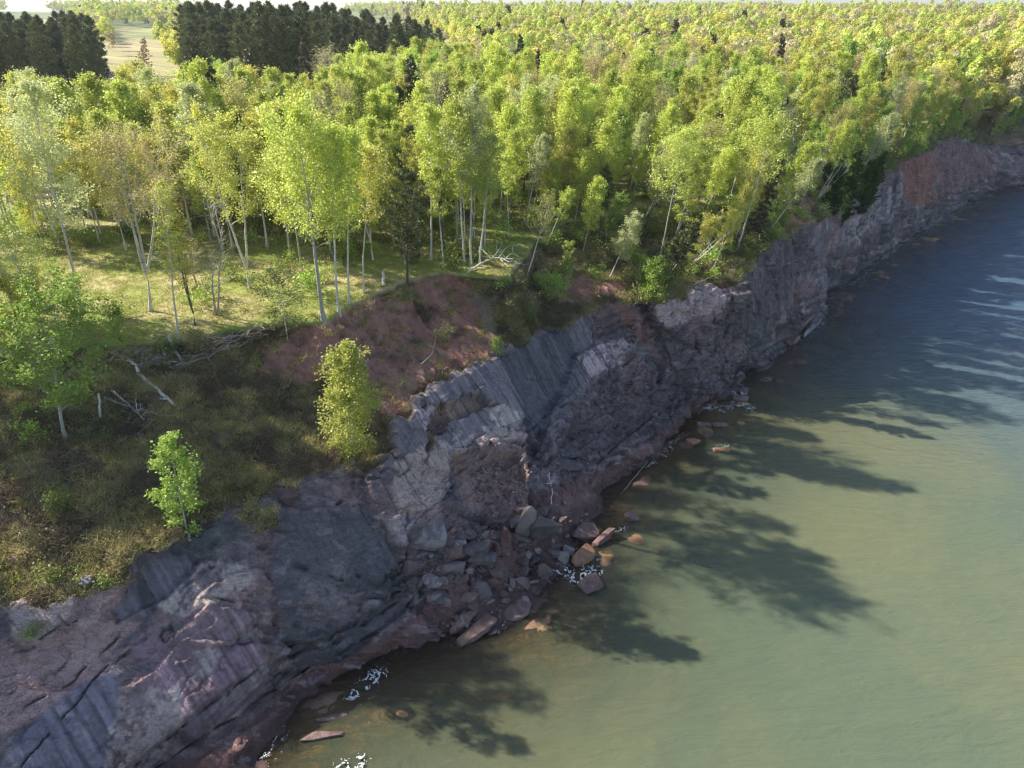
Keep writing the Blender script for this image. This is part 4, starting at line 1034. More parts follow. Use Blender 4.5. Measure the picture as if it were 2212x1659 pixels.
for (r0_, r1_, spc) in ((170, 420, 5.0), (420, 900, 8.0), (900, 2300, 16.0)):
    x, y = scatter(-r1_, r1_, 100, r1_, spc)
    D = np.hypot(x, y); s, n = to_sn(x, y)
    k = (D > (213 if r0_ == 170 else r0_)) & (D <= r1_) & (np.abs(x) < y * .85 + 40) & (n > np.where(s > 150, np.interp(s, S, nL) + 1.5, np.interp(s, S, nG) + 2))
    x, y, D = x[k], y[k], D[k]
    s, n = to_sn(x, y); nl_ = np.interp(s, S, nL); ng_ = np.interp(s, S, nG); z = np.interp(np.clip((n - nl_) / (ng_ - nl_), 0, 1), [0, 1], [0, 1]); z = np.interp(s, S, zL) * (1 - z) + 17.2 * z
    cidx = np.clip(np.searchsorted(S, s), 0, NC - 1)
    z = np.where(n > 1200, np.interp(n, [1200, 2600], [0, 1]) * (hillz[cidx] - 17) + 17, z)
    tu, tv, _ = project(np.stack([x, y, z + 12], -1)); bu, bv, _ = project(np.stack([x, y, z], -1))
    k = ~((tu < 870) & (D < 300)) & ~inpoly(tu, tv, G1) & ~inpoly(tu, tv, [(385, 22), (640, 12), (860, 28), (985, 60), (985, 112), (385, 150)]) & ~inpoly(bu, bv, FIELD) & ~((tu > 225) & (tu < 365) & (D < 460)) \
        & ~((np.hypot(x - 0, y - 0) < 420) & (tu > 1262) & (tu < 1462) & (tv < 60) & (D > 320))
    x, y, z, D, tu = x[k], y[k], z[k], D[k], tu[k]
    right = np.clip((tu - 1000) / 800, 0, 1)
    nz = fbm(x * .02, y * .02, 61.0, 2)
    w = np.stack([1.3 + 2.5 * np.clip(-nz, 0, 1) * 2, 1.6 + 1.2 * right, .25 + .9 * right + .9 * np.clip(nz, 0, 1), .9 + .9 * right + 1.2 * np.clip(-nz, 0, 1), .5 + .0 * x, .8 + 0 * x, .06 + .14 * (1 - right)], 1)
    cw = np.cumsum(w, 1) / w.sum(1)[:, None]
    ki = (rg.rand(len(x))[:, None] > cw).sum(1)
    pts.append(np.stack([x, y, z], 1)); idx.append(ki); scl.append(rg.triangular(.6, .9, 1.35, len(x)) * (1 if spc < 6 else 1.25 if spc < 10 else 2.0) * np.where(D > 900, .8, 1))
pts = np.concatenate(pts); idx = np.concatenate(idx); scl = np.concatenate(scl)
print('far trees', len(pts))
me = bpy.data.meshes.new('far_woods'); me.vertices.add(len(pts)); me.vertices.foreach_set('co', pts.astype(np.float32).ravel())
a1 = me.attributes.new('vi', 'INT', 'POINT'); a1.data.foreach_set('value', idx.astype(np.int32))
a2 = me.attributes.new('sc', 'FLOAT', 'POINT'); a2.data.foreach_set('value', scl.astype(np.float32))
a3 = me.attributes.new('rz', 'FLOAT', 'POINT'); a3.data.foreach_set('value', (rg.rand(len(pts)) * 6.28).astype(np.float32))
fw = mesh_obj('far_woods', me); tag(fw, 'distant spring wood of lime, orange and grey crowns reaching the skyline', None, None, 'stuff')
ng = bpy.data.node_groups.new('scatter_crowns', 'GeometryNodeTree')
ng.interface.new_socket('Geometry', in_out='INPUT', socket_type='NodeSocketGeometry')
ng.interface.new_socket('Geometry', in_out='OUTPUT', socket_type='NodeSocketGeometry')
gi = ng.nodes.new('NodeGroupInput'); go = ng.nodes.new('NodeGroupOutput')
iop = ng.nodes.new('GeometryNodeInstanceOnPoints'); jg = ng.nodes.new('GeometryNodeJoinGeometry')
g2i = []
for o in reversed(FV):
    oi = ng.nodes.new('GeometryNodeObjectInfo'); oi.inputs['Object'].default_value = o; oi.inputs['As Instance'].default_value = True
    ng.links.new(oi.outputs['Geometry'], jg.inputs[0])
def na(nm_, ty):
    x = ng.nodes.new('GeometryNodeInputNamedAttribute'); x.data_type = ty; x.inputs[0].default_value = nm_; return x.outputs[0]
cx = ng.nodes.new('ShaderNodeCombineXYZ'); ng.links.new(na('rz', 'FLOAT'), cx.inputs[2])
ng.links.new(gi.outputs[0], iop.inputs['Points']); ng.links.new(jg.outputs[0], iop.inputs['Instance'])
iop.inputs['Pick Instance'].default_value = True
ng.links.new(na('vi', 'INT'), iop.inputs['Instance Index']); ng.links.new(cx.outputs[0], iop.inputs['Rotation']); ng.links.new(na('sc', 'FLOAT'), iop.inputs['Scale'])
ng.links.new(iop.outputs[0], go.inputs[0])
md = fw.modifiers.new('scatter', 'NODES'); md.node_group = ng

# left-end aspens shading the slope; the outermost, unseen, are added to shade the apron
for i, (s_, n_, sc) in enumerate([(7.5, 68, 1.28), (10.5, 72, 1.3), (7, 74, 1.22), (9.5, 77, 1.2), (13, 75, 1.2), (3, 71, 1.25), (5, 76, 1.25), (-7, 57, 1.1), (-10, 60, 1.2), (-13, 57, 1.1), (-8, 63, 1.2), (-5, 60, 1.1), (-16, 60, 1.2), (-1, 73, 1.15)]):
    x, y = to_xy(s_, n_)
    make_tree('aspen_tree', PR['aspen'][i % 5][0], (x, y, ground_at(x, y)), i * 1.1, sc, 'tall lime aspen at the near end of the clearing, unseen outer ones added for shade', 'tree', 'tall aspens at the near end of the clearing')

# ------------------------------------------------------------------ stuff scattered over the ground
def scatter_stuff(name, pts, variants, idx, sc, label, seed=1, tiltmax=.0):
    r = np.random.RandomState(seed)
    me = bpy.data.meshes.new(name); me.vertices.add(len(pts)); me.vertices.foreach_set('co', np.asarray(pts, np.float32).ravel())
    for an, ty, arr in (('vi', 'INT', np.asarray(idx, np.int32)), ('sc', 'FLOAT', np.asarray(sc, np.float32)), ('rz', 'FLOAT', (r.rand(len(pts)) * 6.28).astype(np.float32))):
        me.attributes.new(an, ty, 'POINT').data.foreach_set('value', arr)
    o = mesh_obj(name, me); tag(o, label, None, None, 'stuff')
    g = ng.copy(); joins = [n_ for n_ in g.nodes if n_.bl_idname == 'GeometryNodeJoinGeometry'][0]
    for n_ in [q for q in g.nodes if q.bl_idname == 'GeometryNodeObjectInfo']: g.nodes.remove(n_)
    for v in reversed(variants):
        oi = g.nodes.new('GeometryNodeObjectInfo'); oi.inputs['Object'].default_value = v; oi.inputs['As Instance'].default_value = True
        g.links.new(oi.outputs['Geometry'], joins.inputs[0])
    o.modifiers.new('scatter', 'NODES').node_group = g
    return o
M['drygrass'] = leaf_mat('dry_grass', (.46, .38, .18), (.66, .56, .30), (.42, .36, .16), .35)
M['greengrass'] = leaf_mat('green_grass', (.27, .36, .06), (.44, .48, .12), (.38, .36, .11), .4)
M['twig'] = leaf_mat('brown_twigs', (.13, .09, .06), (.30, .24, .18), (.17, .12, .08), .0)
M['rust'] = leaf_mat('rusty_leaves', (.36, .16, .05), (.46, .28, .08), (.30, .20, .08), .3)
def tuft(seed, mat, n=30, h=.4, spread=.16, w=.022, droop=.5):
    r = np.random.RandomState(seed); V = []
    for i in range(n):
        b_ = np.array([r.normal() * spread, r.normal() * spread, -.05]); d = np.array([r.normal() * droop, r.normal() * droop, 1.]); d /= np.linalg.norm(d)
        s_ = np.cross(d, r.normal(size=3)); s_ /= np.linalg.norm(s_); l = h * r.uniform(.5, 1.15)
        tip = b_ + d * l + np.array([d[0], d[1], -.3]) * l * .3
        V += [b_ - s_ * w, b_ + s_ * w, tip + s_ * w * .3, tip - s_ * w * .3]
    me_ = raw_mesh('tuft', V, np.arange(4 * n).reshape(-1, 4), M[mat], False, {'tint': ('FLOAT', np.repeat(r.rand(n), 4))})
    return bpy.data.objects.new('tuft', me_)
def twigball(seed, n=26, h=.7, mat='twig', leafm=None, nl=0, ls=.07):
    r = np.random.RandomState(seed); A = Acc()
    tips = []
    for i in range(n):
        d = np.array([r.normal() * .8, r.normal() * .8, abs(r.normal()) * .7 + .25]); d /= np.linalg.norm(d); l = h * r.uniform(.5, 1.2)
        b_ = np.array([r.normal() * .15, r.normal() * .15, -.05]); mid = b_ + d * l * .55; tip = b_ + d * l + np.array([r.normal() * .12, r.normal() * .12, -.06])
        A.tube([b_, mid, tip], [.013, .010, .004], 3); tips += [mid, tip]
    V = np.concatenate(A.V); F = np.concatenate(A.Q); t = r.rand(len(V)) * .3 + .4; mats = [M[mat]]
    me_ = raw_mesh('brush', V, F, M[mat], False, {'tint': ('FLOAT', t)})
    if nl:
        tips = np.array(tips); c = tips[r.randint(0, len(tips), nl)] + r.normal(size=(nl, 3)) * .10
        Vl, Fl, tl = leaf_quads(c, ls, r)
        V2 = np.concatenate([V, Vl]); F2 = np.concatenate([F, Fl + len(V)]); t2 = np.concatenate([t, tl])
        me_ = raw_mesh('brush', V2, F2, M[mat], False, {'tint': ('FLOAT', t2)}); me_.materials.append(M[leafm])
        mi = np.zeros(len(F2), np.int32); mi[len(F):] = 1; me_.polygons.foreach_set('material_index', mi)
    return bpy.data.objects.new('brush', me_)
def leafball(seed, mat, n=220, r_=.55, ls=.13):
    r = np.random.RandomState(seed); cl = r.normal(size=(9, 3)) * r_ * .5 + np.array([0, 0, r_ * .8])
    c = cl[r.randint(0, 9, n)] + r.normal(size=(n, 3)) * r_ * .25; c = c[c[:, 2] > 0]
    return bpy.data.objects.new('bush', crown_mesh('bush', c, mat, ls, r))
r = np.random.RandomState(9)
flatP = P.reshape(-1, 3); 
area_ok = (SS > -12) & (SS < 130) & front & (pu > -60) & (pu < 2290)
onslope = (so_ > .5) & area_ok
pat = fbm(SS * .55, arc * .55, 91.0, 3)
soildens = onslope * (1 - .9 * redm) * (.12 + sstep(-.12, .25, pat))
pr = soildens * np.where(SS > 100, 3.3, 1.0); pr = pr.ravel() / pr.sum()
k = r.choice(len(flatP), 12000, p=pr, replace=False)
Vs = [tuft(1, 'drygrass', 34, .42), tuft(2, 'drygrass', 30, .3, .2), tuft(3, 'greengrass', 30, .36), tuft(4, 'drygrass', 40, .5, .22, .018, .8)]
scatter_stuff('bank_grass', flatP[k], Vs, r.choice(4, len(k), p=[.35, .25, .2, .2]), r.uniform(.7, 1.5, len(k)), 'tangled dry and olive grass covering the eroding slope below the brink')
pr2 = (onslope * (1 - .93 * redm) * (.10 + sstep(-.05, .3, -pat)) * np.where(SS > 100, 3.3, 1.0)).ravel(); pr2 /= pr2.sum()
k = r.choice(len(flatP), 5200, p=pr2, replace=False)
Vs = [twigball(11), twigball(12, 20, .9), twigball(13, 18, .7, 'twig', 'olive', 90), twigball(14, 16, .6, 'twig', 'shrub', 110), twigball(15, 16, .6, 'twig', 'rust', 60)]
scatter_stuff('bank_brush', flatP[k], Vs, r.choice(5, len(k), p=[.40, .26, .18, .06, .10]), r.uniform(.6, 1.5, len(k)), 'brown twiggy brush and low leafy scrub over the slope', 2)
# tufts on the meadow
onmead = (TT > 9) & (TT < 11.75) & (SS > -12) & (SS < 90) & front & (pu > -60) & (pu < 1500) & (Nn < nG[None] + 42)
pr = (onmead * 1.0 * np.gradient(Nn, axis=0)).ravel(); pr = np.clip(pr, 0, None); pr /= pr.sum()
k = r.choice(len(flatP), 15000, p=pr, replace=False)
scatter_stuff('meadow_grass', flatP[k], [tuft(21, 'greengrass', 30, .22, .22), tuft(22, 'drygrass', 26, .26, .22), tuft(23, 'greengrass', 26, .3, .25)], r.choice(3, len(k), p=[.45, .25, .3]), r.uniform(.6, 1.3, len(k)), 'short green and straw coloured grass of the clearing', 3)
# bushes under the trees and on the wooded brink
pts = []
for x, y in [u_[:2] for u_ in used]:
    s_, n_ = to_sn(x, y)
    if math.hypot(x, y) > 190: continue
    bu, bv, _ = project(np.array([x, y, 17.]))
    if bool(inpoly(np.array([bu]), np.array([bv]), CLEAR)[0]): continue
    for q in range(1 if s_ < 62 else 3):
        xx, yy = x + r.normal() * 1.8, y + r.normal() * 1.8; s2, n2 = to_sn(xx, yy)
        if n2 < np.interp(s2, S, nL) + .8: continue
        pts.append((xx, yy, ground_at(xx, yy) - .1))
wl = (so_ > .5) & (SS > 62) & (SS < 230) & front; prw = (wl * np.where(SS > 100, 3.3, 1.0) * (1 - .8 * redm)).ravel(); prw /= prw.sum()
kk = flatP[r.choice(len(flatP), 520, p=prw)]; prw = (onslope * (SS < 62) * (1 - redm) * (.1 + sstep(0, .3, -pat))).ravel(); prw /= prw.sum(); kk2 = flatP[r.choice(len(flatP), 14, p=prw)]
prw = ((TT > 9.6) & (TT < 11.5) & (SS > -5) & (SS < 60) & (Nn > nG[None] + 5) & (Nn < nG[None] + 38) & front & (fbm(X0 * .12, Y0 * .12, 95.0) > -.05)).ravel() * 1.0; prw /= prw.sum(); kk3 = flatP[r.choice(len(flatP), 150, p=prw)]
pts = np.concatenate([np.array(pts), kk, kk2, kk3])
Vs = [leafball(31, 'shrub', 460, .7, .10), leafball(32, 'green', 420, .8, .11), leafball(33, 'olive', 440, .6, .09), leafball(34, 'shrub', 420, .8, .11), leafball(35, 'tanbud', 160, .7, .1)]
scatter_stuff('undergrowth', pts, Vs, r.choice(5, len(pts), p=[.32, .2, .22, .16, .10]), r.uniform(.7, 2.0, len(pts)), 'leafy undergrowth between the trunks and along the wooded brink', 4)

# ------------------------------------------------------------------ shrubs one can point at
def shrub(u, v, w, h, mat, label, n=1200, leaf=.11, name='shrub'):
    p = hit(u, v); d = p[1] / ray(u, v)[1]; k_ = d / 705 / K
    return make_tree(name, broadleaf(int(u * 3 + v), H=h * k_, R=w / 2 * k_, base=.05, mat=mat, bark='bark_grey', n_leaf=n, leaf=leaf, nb=22, r0=.035, fork=14, shape='spread', rise=.8), p, label=label, cat='shrub')
shrub(1412, 632, 75, 60, 'green', 'bright green bush filling the notch beside the pale cracked rock', 3200, .15)
shrub(1195, 655, 90, 55, 'green', 'leafy green bush above the upper right corner of the grey slabs', 2600, .14)
shrub(1205, 620, 60, 50, 'shrub', 'taller light green bush behind the leafy one above the slabs', 1600, .13)
shrub(1074, 770, 32, 42, 'green', 'small bright bush on the lip between the scarp and the streaked slab', 700, .12)
shrub(265, 745, 55, 50, 'green', 'small leafy bush at the left end of the brush pile', 800, .12)
shrub(430, 770, 60, 55, 'olive', 'pale grey green bush between the brush pile and the stick heap', 1100, .11)
shrub(455, 1060, 60, 85, 'olive', 'thin olive sapling bush right of the bright sapling', 500, .10)
shrub(520, 1060, 55, 40, 'olive', 'yellowish low bush near the lower lip of the slope', 1000, .10)
shrub(135, 1110, 70, 35, 'shrub', 'low green creeping bush on the shaded slope near the left edge', 1200, .10)
shrub(75, 1375, 34, 22, 'green', 'tiny green plant rooted in a crack of the pale pinkish slab', 350, .09)
shrub(570, 1150, 100, 50, 'olive', 'dark mat of grassy scrub clinging to the grey rock', 2600, .10)
shrub(1120, 690, 100, 45, 'olive', 'grey green scrub mound above the small bright bush', 2200, .10)
shrub(955, 745, 60, 30, 'olive', 'dry olive scrub on the rib between two red scarps', 1200, .09)
shrub(395, 1110, 60, 50, 'green', 'bright green bush round the foot of the slender sapling', 1200, .12)
shrub(760, 1000, 45, 35, 'shrub', 'green bush at the foot of the lone lime poplar', 900, .11)
shrub(250, 920, 45, 20, 'shrub', 'low bright plant under the thin fallen trunk', 500, .09)

# ------------------------------------------------------------------ logs and fallen wood
def path(px, lift=.15):
    out = []
    for q in px:
        p = hit(q[0], q[1], 5).copy(); p[2] += (q[2] if len(q) > 2 else lift); out.append(p)
    out = np.array(out); t = np.linspace(0, len(out) - 1, max(8, 4 * len(out)))
    i = np.clip(t.astype(int), 0, len(out) - 2); f = (t - i)[:, None]
    return out[i] * (1 - f) + out[i + 1] * f
def log(px, r0, r1, label, bark='deadwood', name='fallen_log', limbs=0, seed=1, lift=.15, ll=1.2, cat='log'):
    rng = np.random.RandomState(seed); A = Acc(); pts = path(px, lift); o0 = pts[0].copy()
    pts = pts - o0; m = len(pts); pts[1:-1] += rng.normal(size=(m - 2, 3)) * .03
    A.tube(pts, np.linspace(r0, r1, m), 7)
    e = A.mesh(name, M[bark]); o = mesh_obj(name, e, None, tuple(o0)); tag(o, label, cat)
    ax = pts[-1] - pts[0]; ax /= np.linalg.norm(ax)
    for j in range(limbs):
        B = Acc(); q = rng.uniform(.35, .98); p0 = pts[int(q * (m - 1))]
        d = ax * .6 + rng.normal(size=3) * .7; d[2] = abs(d[2]) * .7 + .1; d /= np.linalg.norm(d); l = ll * rng.uniform(.5, 1.2)
        t = np.linspace(0, 1, 5)[:, None]; bp_ = p0 + d * l * t; bp_[1:] += np.cumsum(rng.normal(size=(4, 3)) * l * .07, 0)
        B.tube(bp_, np.linspace(r1 * .8 + .015, .006, 5), 4)
        for k2 in range(2):
            d2 = d + rng.normal(size=3) * .6; d2 /= np.linalg.norm(d2); B.tube([bp_[2 + k2], bp_[2 + k2] + d2 * l * .3, bp_[2 + k2] + d2 * l * .5], [.014, .01, .005], 3)
        mesh_obj('branch', B.mesh('branch', M[bark]), o)
    return o
log([(300, 812), (345, 848), (390, 888)], .17, .12, 'thick bleached trunk fallen down the slope from a broken root stub', 'deadwood_white', limbs=1, seed=3)
log([(302, 818), (296, 800), (277, 790)], .16, .05, 'short upright root stub at the head of the thick fallen trunk', 'deadwood_white', 'root_stub', lift=.5, limbs=2, seed=4, ll=.8)
log([(243, 850), (275, 875), (314, 914)], .09, .05, 'thin pale trunk fallen left of the thick one', 'deadwood_white', limbs=4, seed=5, lift=.25)
log([(226, 862), (300, 890), (370, 903), (440, 880)], .09, .04, 'long dark weathered trunk curving across the shaded slope', 'deadwood', limbs=4, seed=6)
log([(366, 735, .5), (378, 762, .3), (400, 790)], .15, .11, 'stout grey log sticking down out of the brush pile', 'deadwood_white', seed=7)
log([(1004, 597, .2), (1040, 578, .5), (1068, 572, .8), (1108, 577, .9)], .13, .06, 'bleached fallen tree with root end on the brink and fanned branches', 'deadwood_white', 'fallen_tree', limbs=9, seed=8, ll=2.6, cat='fallen tree')
log([(1485, 622), (1515, 610), (1545, 600, .4), (1600, 580, .8)], .08, .03, 'curved white branch lying along the top of the pale rock', 'deadwood_white', 'fallen_branch', limbs=2, seed=9)
log([(908, 790), (932, 770), (939, 745), (942, 726)], .06, .02, 'bent bare stick standing on the red scarp', 'deadwood_white', 'fallen_branch', limbs=2, seed=10, ll=.5)
log([(829, 618, 0), (829, 606, .9)], .16, .15, 'pale broken stump post behind the brink of the scarp', 'deadwood_white', 'tree_stump', seed=11, cat='stump')
log([(1188, 1090), (1192, 1060, .3), (1186, 1030, .5)], .05, .03, 'bleached forked driftwood stuck upright in the dark rubble', 'deadwood_white', 'driftwood', limbs=4, seed=12, ll=1.0, cat='driftwood')
log([(218, 865, .6), (218, 905)], .08, .10, 'short white standing stub left of the fallen trunks', 'deadwood_white', 'tree_stump', seed=13, cat='stump')
log([(1340, 1068, 0), (1400, 1000, .2)], .04, .02, 'thin grey pole lying on the dark rock apron', 'deadwood', 'fallen_branch', seed=14)
log([(330, 555), (400, 600)], .06, .03, 'grey pole lying in the meadow grass', 'deadwood', 'fallen_branch', seed=15)
log([(1750, 250), (1790, 210, 3.0)], .2, .08, 'white slanting dead trunk in the trees above the far cliff', 'deadwood_white', 'fallen_tree', limbs=3, seed=16, ll=3, cat='fallen tree')
log([(2118, 165, .6), (2150, 130, 2.0)], .3, .12, 'big bleached trunk fallen near the far clearing', 'deadwood_white', 'fallen_tree', limbs=3, seed=17, ll=5, cat='fallen tree')
def stick_heap(px, n, ln, label, seed, spread=.8, height=.7, dirs=None, rmax=.045):
    rng = np.random.RandomState(seed); pp = path(px, .1); c0 = pp[len(pp) // 2].copy(); A = Acc()
    for i in range(n):
        p = pp[rng.randint(len(pp))] - c0 + rng.normal(size=3) * np.array([spread, spread, .12]); p[2] += rng.uniform(0, height)
        a = rng.uniform(0, 6.28) if dirs is None else dirs + rng.normal() * .5
        d = np.array([math.cos(a), math.sin(a), rng.normal() * .22]); l = ln * rng.uniform(.4, 1.2)
        t = np.linspace(-.5, .5, 6)[:, None]; q = p + d * l * t + np.array([0, 0, -.25 * l]) * t ** 2 * rng.uniform(0, 1.4); q[1:] += np.cumsum(rng.normal(size=(5, 3)) * .05 * l * .5, 0)
        A.tube(q, rng.uniform(.3, 1) * rmax * np.linspace(1, .35, 6), 4)
        if rng.rand() < .6:
            d2 = d + rng.normal(size=3) * .7; A.tube([q[3], q[3] + d2 * l * .2, q[3] + d2 * l * .33], [.016, .012, .006], 3)
    return tag(mesh_obj('stick_pile', A.mesh('stick_pile', M['deadwood']), None, tuple(c0)), label, None, None, 'stuff')
stick_heap([(290, 770), (330, 780), (370, 770)], 110, 2.0, 'tangled pile of grey sticks on the brink beside the stout log', 31, .8, .8)
stick_heap([(400, 790), (470, 755), (545, 715)], 60, 3.4, 'long thin poles and sticks heaped along the brink', 32, .5, .4, .9)
stick_heap([(100, 1000), (160, 1010), (220, 1000)], 60, 1.2, 'broken twigs below the lone slope aspen', 33, 1.0, .3, None, .025)
stick_heap([(270, 870), (320, 930)], 40, 1.6, 'dead twigs round the fallen trunks', 34, 1.2, .3, None, .03)
stick_heap([(1180, 480), (1260, 500), (1330, 480)], 60, 2.2, 'dark roots and dead branches hanging in the hollow', 35, 1.4, .6, None, .04)

# ------------------------------------------------------------------ boulders
import bmesh
m, nt, N, Lk, b = nm('boulder_rock')
oi = N.new('ShaderNodeObjectInfo'); tc = N.new('ShaderNodeTexCoord')
n1 = noise_n(N, Lk, tc.outputs['Object'], 2.2, 6, .65); n2 = noise_n(N, Lk, tc.outputs['Object'], 9, 4, .6)
cr = N.new('ShaderNodeValToRGB'); Lk.new(oi.outputs['Random'], cr.inputs[0])
for i, (pos, c) in enumerate(((0, (.12, .075, .07)), (.3, (.17, .115, .105)), (.55, (.12, .10, .105)), (.8, (.21, .15, .135)), (1.0, (.29, .25, .235)))):
    el = cr.color_ramp.elements[i] if i < 2 else cr.color_ramp.elements.new(pos)
    el.position = pos; el.color = (*c, 1)
cc = mix_rgb(N, Lk, cr.outputs[0], (.06, .05, .05), mrange(N, Lk, n1, .45, .7, 0, .7))
cc = mix_rgb(N, Lk, cc, (.42, .37, .34), mrange(N, Lk, n2, .6, .8, 0, .35))
Lk.new(cc, b.inputs['Base Color']); b.inputs['Roughness'].default_value = .75
bp = N.new('ShaderNodeBump'); bp.inputs['Strength'].default_value = .8; bp.inputs['Distance'].default_value = .08
Lk.new(math_n(N, Lk, 'ADD', n1, math_n(N, Lk, 'MULTIPLY', n2, .5)), bp.inputs['Height']); Lk.new(bp.outputs[0], b.inputs['Normal'])
M['boulder'] = m
def tinted(name, c1, c2, rough=.7, thr=.5):
    m, nt, N, Lk, b = nm(name); tc = N.new('ShaderNodeTexCoord')
    n1 = noise_n(N, Lk, tc.outputs['Object'], 2.4, 6, .65, .8); n2 = noise_n(N, Lk, tc.outputs['Object'], 11, 4, .6)
    Lk.new(mix_rgb(N, Lk, c1, c2, mrange(N, Lk, n1, thr - .05, thr + .05)), b.inputs['Base Color']); b.inputs['Roughness'].default_value = rough
    bp = N.new('ShaderNodeBump'); bp.inputs['Strength'].default_value = .8; bp.inputs['Distance'].default_value = .08
    Lk.new(math_n(N, Lk, 'ADD', n1, math_n(N, Lk, 'MULTIPLY', n2, .5)), bp.inputs['Height']); Lk.new(bp.outputs[0], b.inputs['Normal'])
    return m
M['pale_rock'] = tinted('pale_scratched_rock', (.15, .112, .122), (.28, .25, .245))
M['dark_rock'] = tinted('dark_slate_rock', (.085, .068, .072), (.14, .112, .112), .6)
M['wet_red'] = tinted('wet_red_rock', (.24, .115, .065), (.33, .175, .10), .3)
M['red_rock'] = tinted('dark_red_rock', (.135, .075, .068), (.20, .125, .11), .45)
def rock_mesh(seed, dims=(1, .7, .35), jag=.16, mat='boulder'):
    r = random.Random(seed); bm = bmesh.new()
    for i in range(26):
        v = [r.uniform(-1, 1) for _ in range(3)]; k_ = r.randrange(3); v[k_] = math.copysign(1, v[k_])
        e = [(abs(c) ** 1.0) for c in v]
        if sum(1 for c in e if c > .86) > 1 and r.random() < .5: v = [c * .82 for c in v]
        bm.verts.new([v[j] * dims[j] * .5 * (1 + r.uniform(-jag, jag)) for j in range(3)])
    res = bmesh.ops.convex_hull(bm, input=bm.verts)
    bmesh.ops.delete(bm, geom=[g for g in res['geom_interior'] if isinstance(g, bmesh.types.BMVert)], context='VERTS')
    bmesh.ops.dissolve_limit(bm, angle_limit=.18, verts=bm.verts, edges=bm.edges)
    bmesh.ops.bevel(bm, geom=bm.edges[:], offset=.012 * min(dims) * 2, segments=1, affect='EDGES')
    me_ = bpy.data.meshes.new('boulder'); bm.to_mesh(me_); bm.free(); me_.materials.append(M[mat]); return me_
def boulder(u, v, w, dims, rot, label, mat='boulder', seed=0, lift=0., zfix=None, name='boulder', cat='boulder'):
    p = hit(u, v, 6) if zfix is None else unp(u, v, zfix)
    k_ = (p[1] / ray(u, v)[1]) / 705 / K * w * .80
    o = mesh_obj(name, rock_mesh(seed or int(u * 31 + v), dims, mat=mat), None, (p[0], p[1], p[2] + lift))
    o.scale = (k_,) * 3; o.rotation_euler = rot; tag(o, label, cat); return o
boulder(926, 1142, 108, (1.1, 1.05, .40), (.60, .28, .3), 'large rounded pale slab boulder with scratched face below the pale patch', 'pale_rock', 5, .15)
boulder(1092, 1182, 95, (.30, .22, 1.0), (.1, .12, .2), 'tall thin brown slab standing upright in the rock pile', 'red_rock', 6, .7)
boulder(1079, 1200, 60, (.25, .18, 1.0), (.15, -.1, .2), 'short thin slab leaning on the upright one', 'red_rock', 7, .5)
boulder(1128, 1150, 125, (.4, .25, 1.1), (.15, .25, .3), 'tall pinkish slab leaning against the dark pointed one', 'boulder', 8, .6)
boulder(1165, 1155, 105, (.85, .35, .9), (.2, .5, .4), 'dark pointed slab boulder right of the upright slabs', 'dark_rock', 9, .4)
boulder(1260, 1153, 72, (1, .7, .35), (.3, .1, .25), 'blocky red slab boulder at the water edge', 'red_rock', 10, .4)
boulder(1306, 1166, 85, (1.0, .22, .28), (0, -.25, .75), 'long narrow red stone slanting into the water', 'red_rock', 11, .3, 0)
boulder(1258, 1205, 72, (1, .6, .3), (.2, -.2, .7), 'sunlit orange wet boulder among the foam', 'wet_red', 12, .15, .1)
boulder(1277, 1262, 66, (1, .8, .45), (.1, .1, .5), 'square brown boulder with white foam on its back', 'red_rock', 13, .05, .0)
boulder(1030, 1368, 130, (1, .34, .22), (.1, -.2, .75), 'longest flat reddish slab at the lower end of the rock pile', 'red_rock', 14, .2)
boulder(1003, 1345, 90, (1, .33, .3), (.1, -.2, .8), 'flat slab beside the longest one', 'red_rock', 15, .25)
boulder(1118, 1315, 80, (1, .8, .2), (.05, .05, .4), 'wide flat red slab half in the water', 'red_rock', 16, .05, .1)
boulder(975, 1233, 75, (1, .55, .4), (.1, 0, .1), 'pinkish wedge boulder below the dark blocks', 'boulder', 17, .3)
boulder(1030, 1195, 75, (1, .5, .5), (.1, 0, .1), 'dark cracked block in the middle of the rock pile', 'dark_rock', 18, .3)
boulder(1045, 1212, 80, (1, .4, .35), (.1, .1, .2), 'second dark block just below the cracked one', 'dark_rock', 19, .2)
boulder(983, 1195, 50, (1, .8, .6), (0, 0, .3), 'purple grey squarish boulder left of the dark blocks', 'red_rock', 20, .3)
boulder(935, 1262, 55, (1, .6, .45), (.2, .1, -.4), 'pale grey wedge boulder at the left of the rock pile', 'pale_rock', 21, .3)
boulder(992, 1183, 40, (1, .6, .4), (.2, .1, .4), 'small whitish flat stone on top of the squarish boulders', 'pale_rock', 22, .5)
boulder(1230, 985, 60, (1, .5, .25), (.2, .1, .3), 'flat grey slab on the dark rubble above the pile', 'dark_rock', 23, .3)
boulder(1222, 1006, 90, (1, .4, .2), (.15, .1, .1), 'wide dark slab ledge under the flat grey one', 'dark_rock', 24, .2)
boulder(1366, 1118, 36, (1, .8, .5), (.1, .1, .3), 'small red boulder alone in the shallows', 'red_rock', 25, .05, .0)
boulder(1497, 957, 34, (1, .7, .6), (.1, .1, .3), 'squat red boulder at the water edge below the foam', 'wet_red', 26, .1, .1)
boulder(1522, 918, 40, (1, .5, .4), (.1, .1, .3), 'left of two small dark boulders awash near the foam', 'red_rock', 27, .0, .05)
boulder(1556, 917, 40, (1, .5, .4), (.1, .1, .1), 'right of two small dark boulders awash near the foam', 'red_rock', 28, .0, .05)
boulder(1600, 862, 44, (1, .6, .4), (.1, .1, .3), 'reddish boulder just off the steep cliff behind the foam', 'red_rock', 29, .0, .0)
boulder(1560, 972, 46, (1, .35, .15), (.0, .1, .1), 'low flat orange stone barely above the shallow water', 'wet_red', 30, .0, .05)
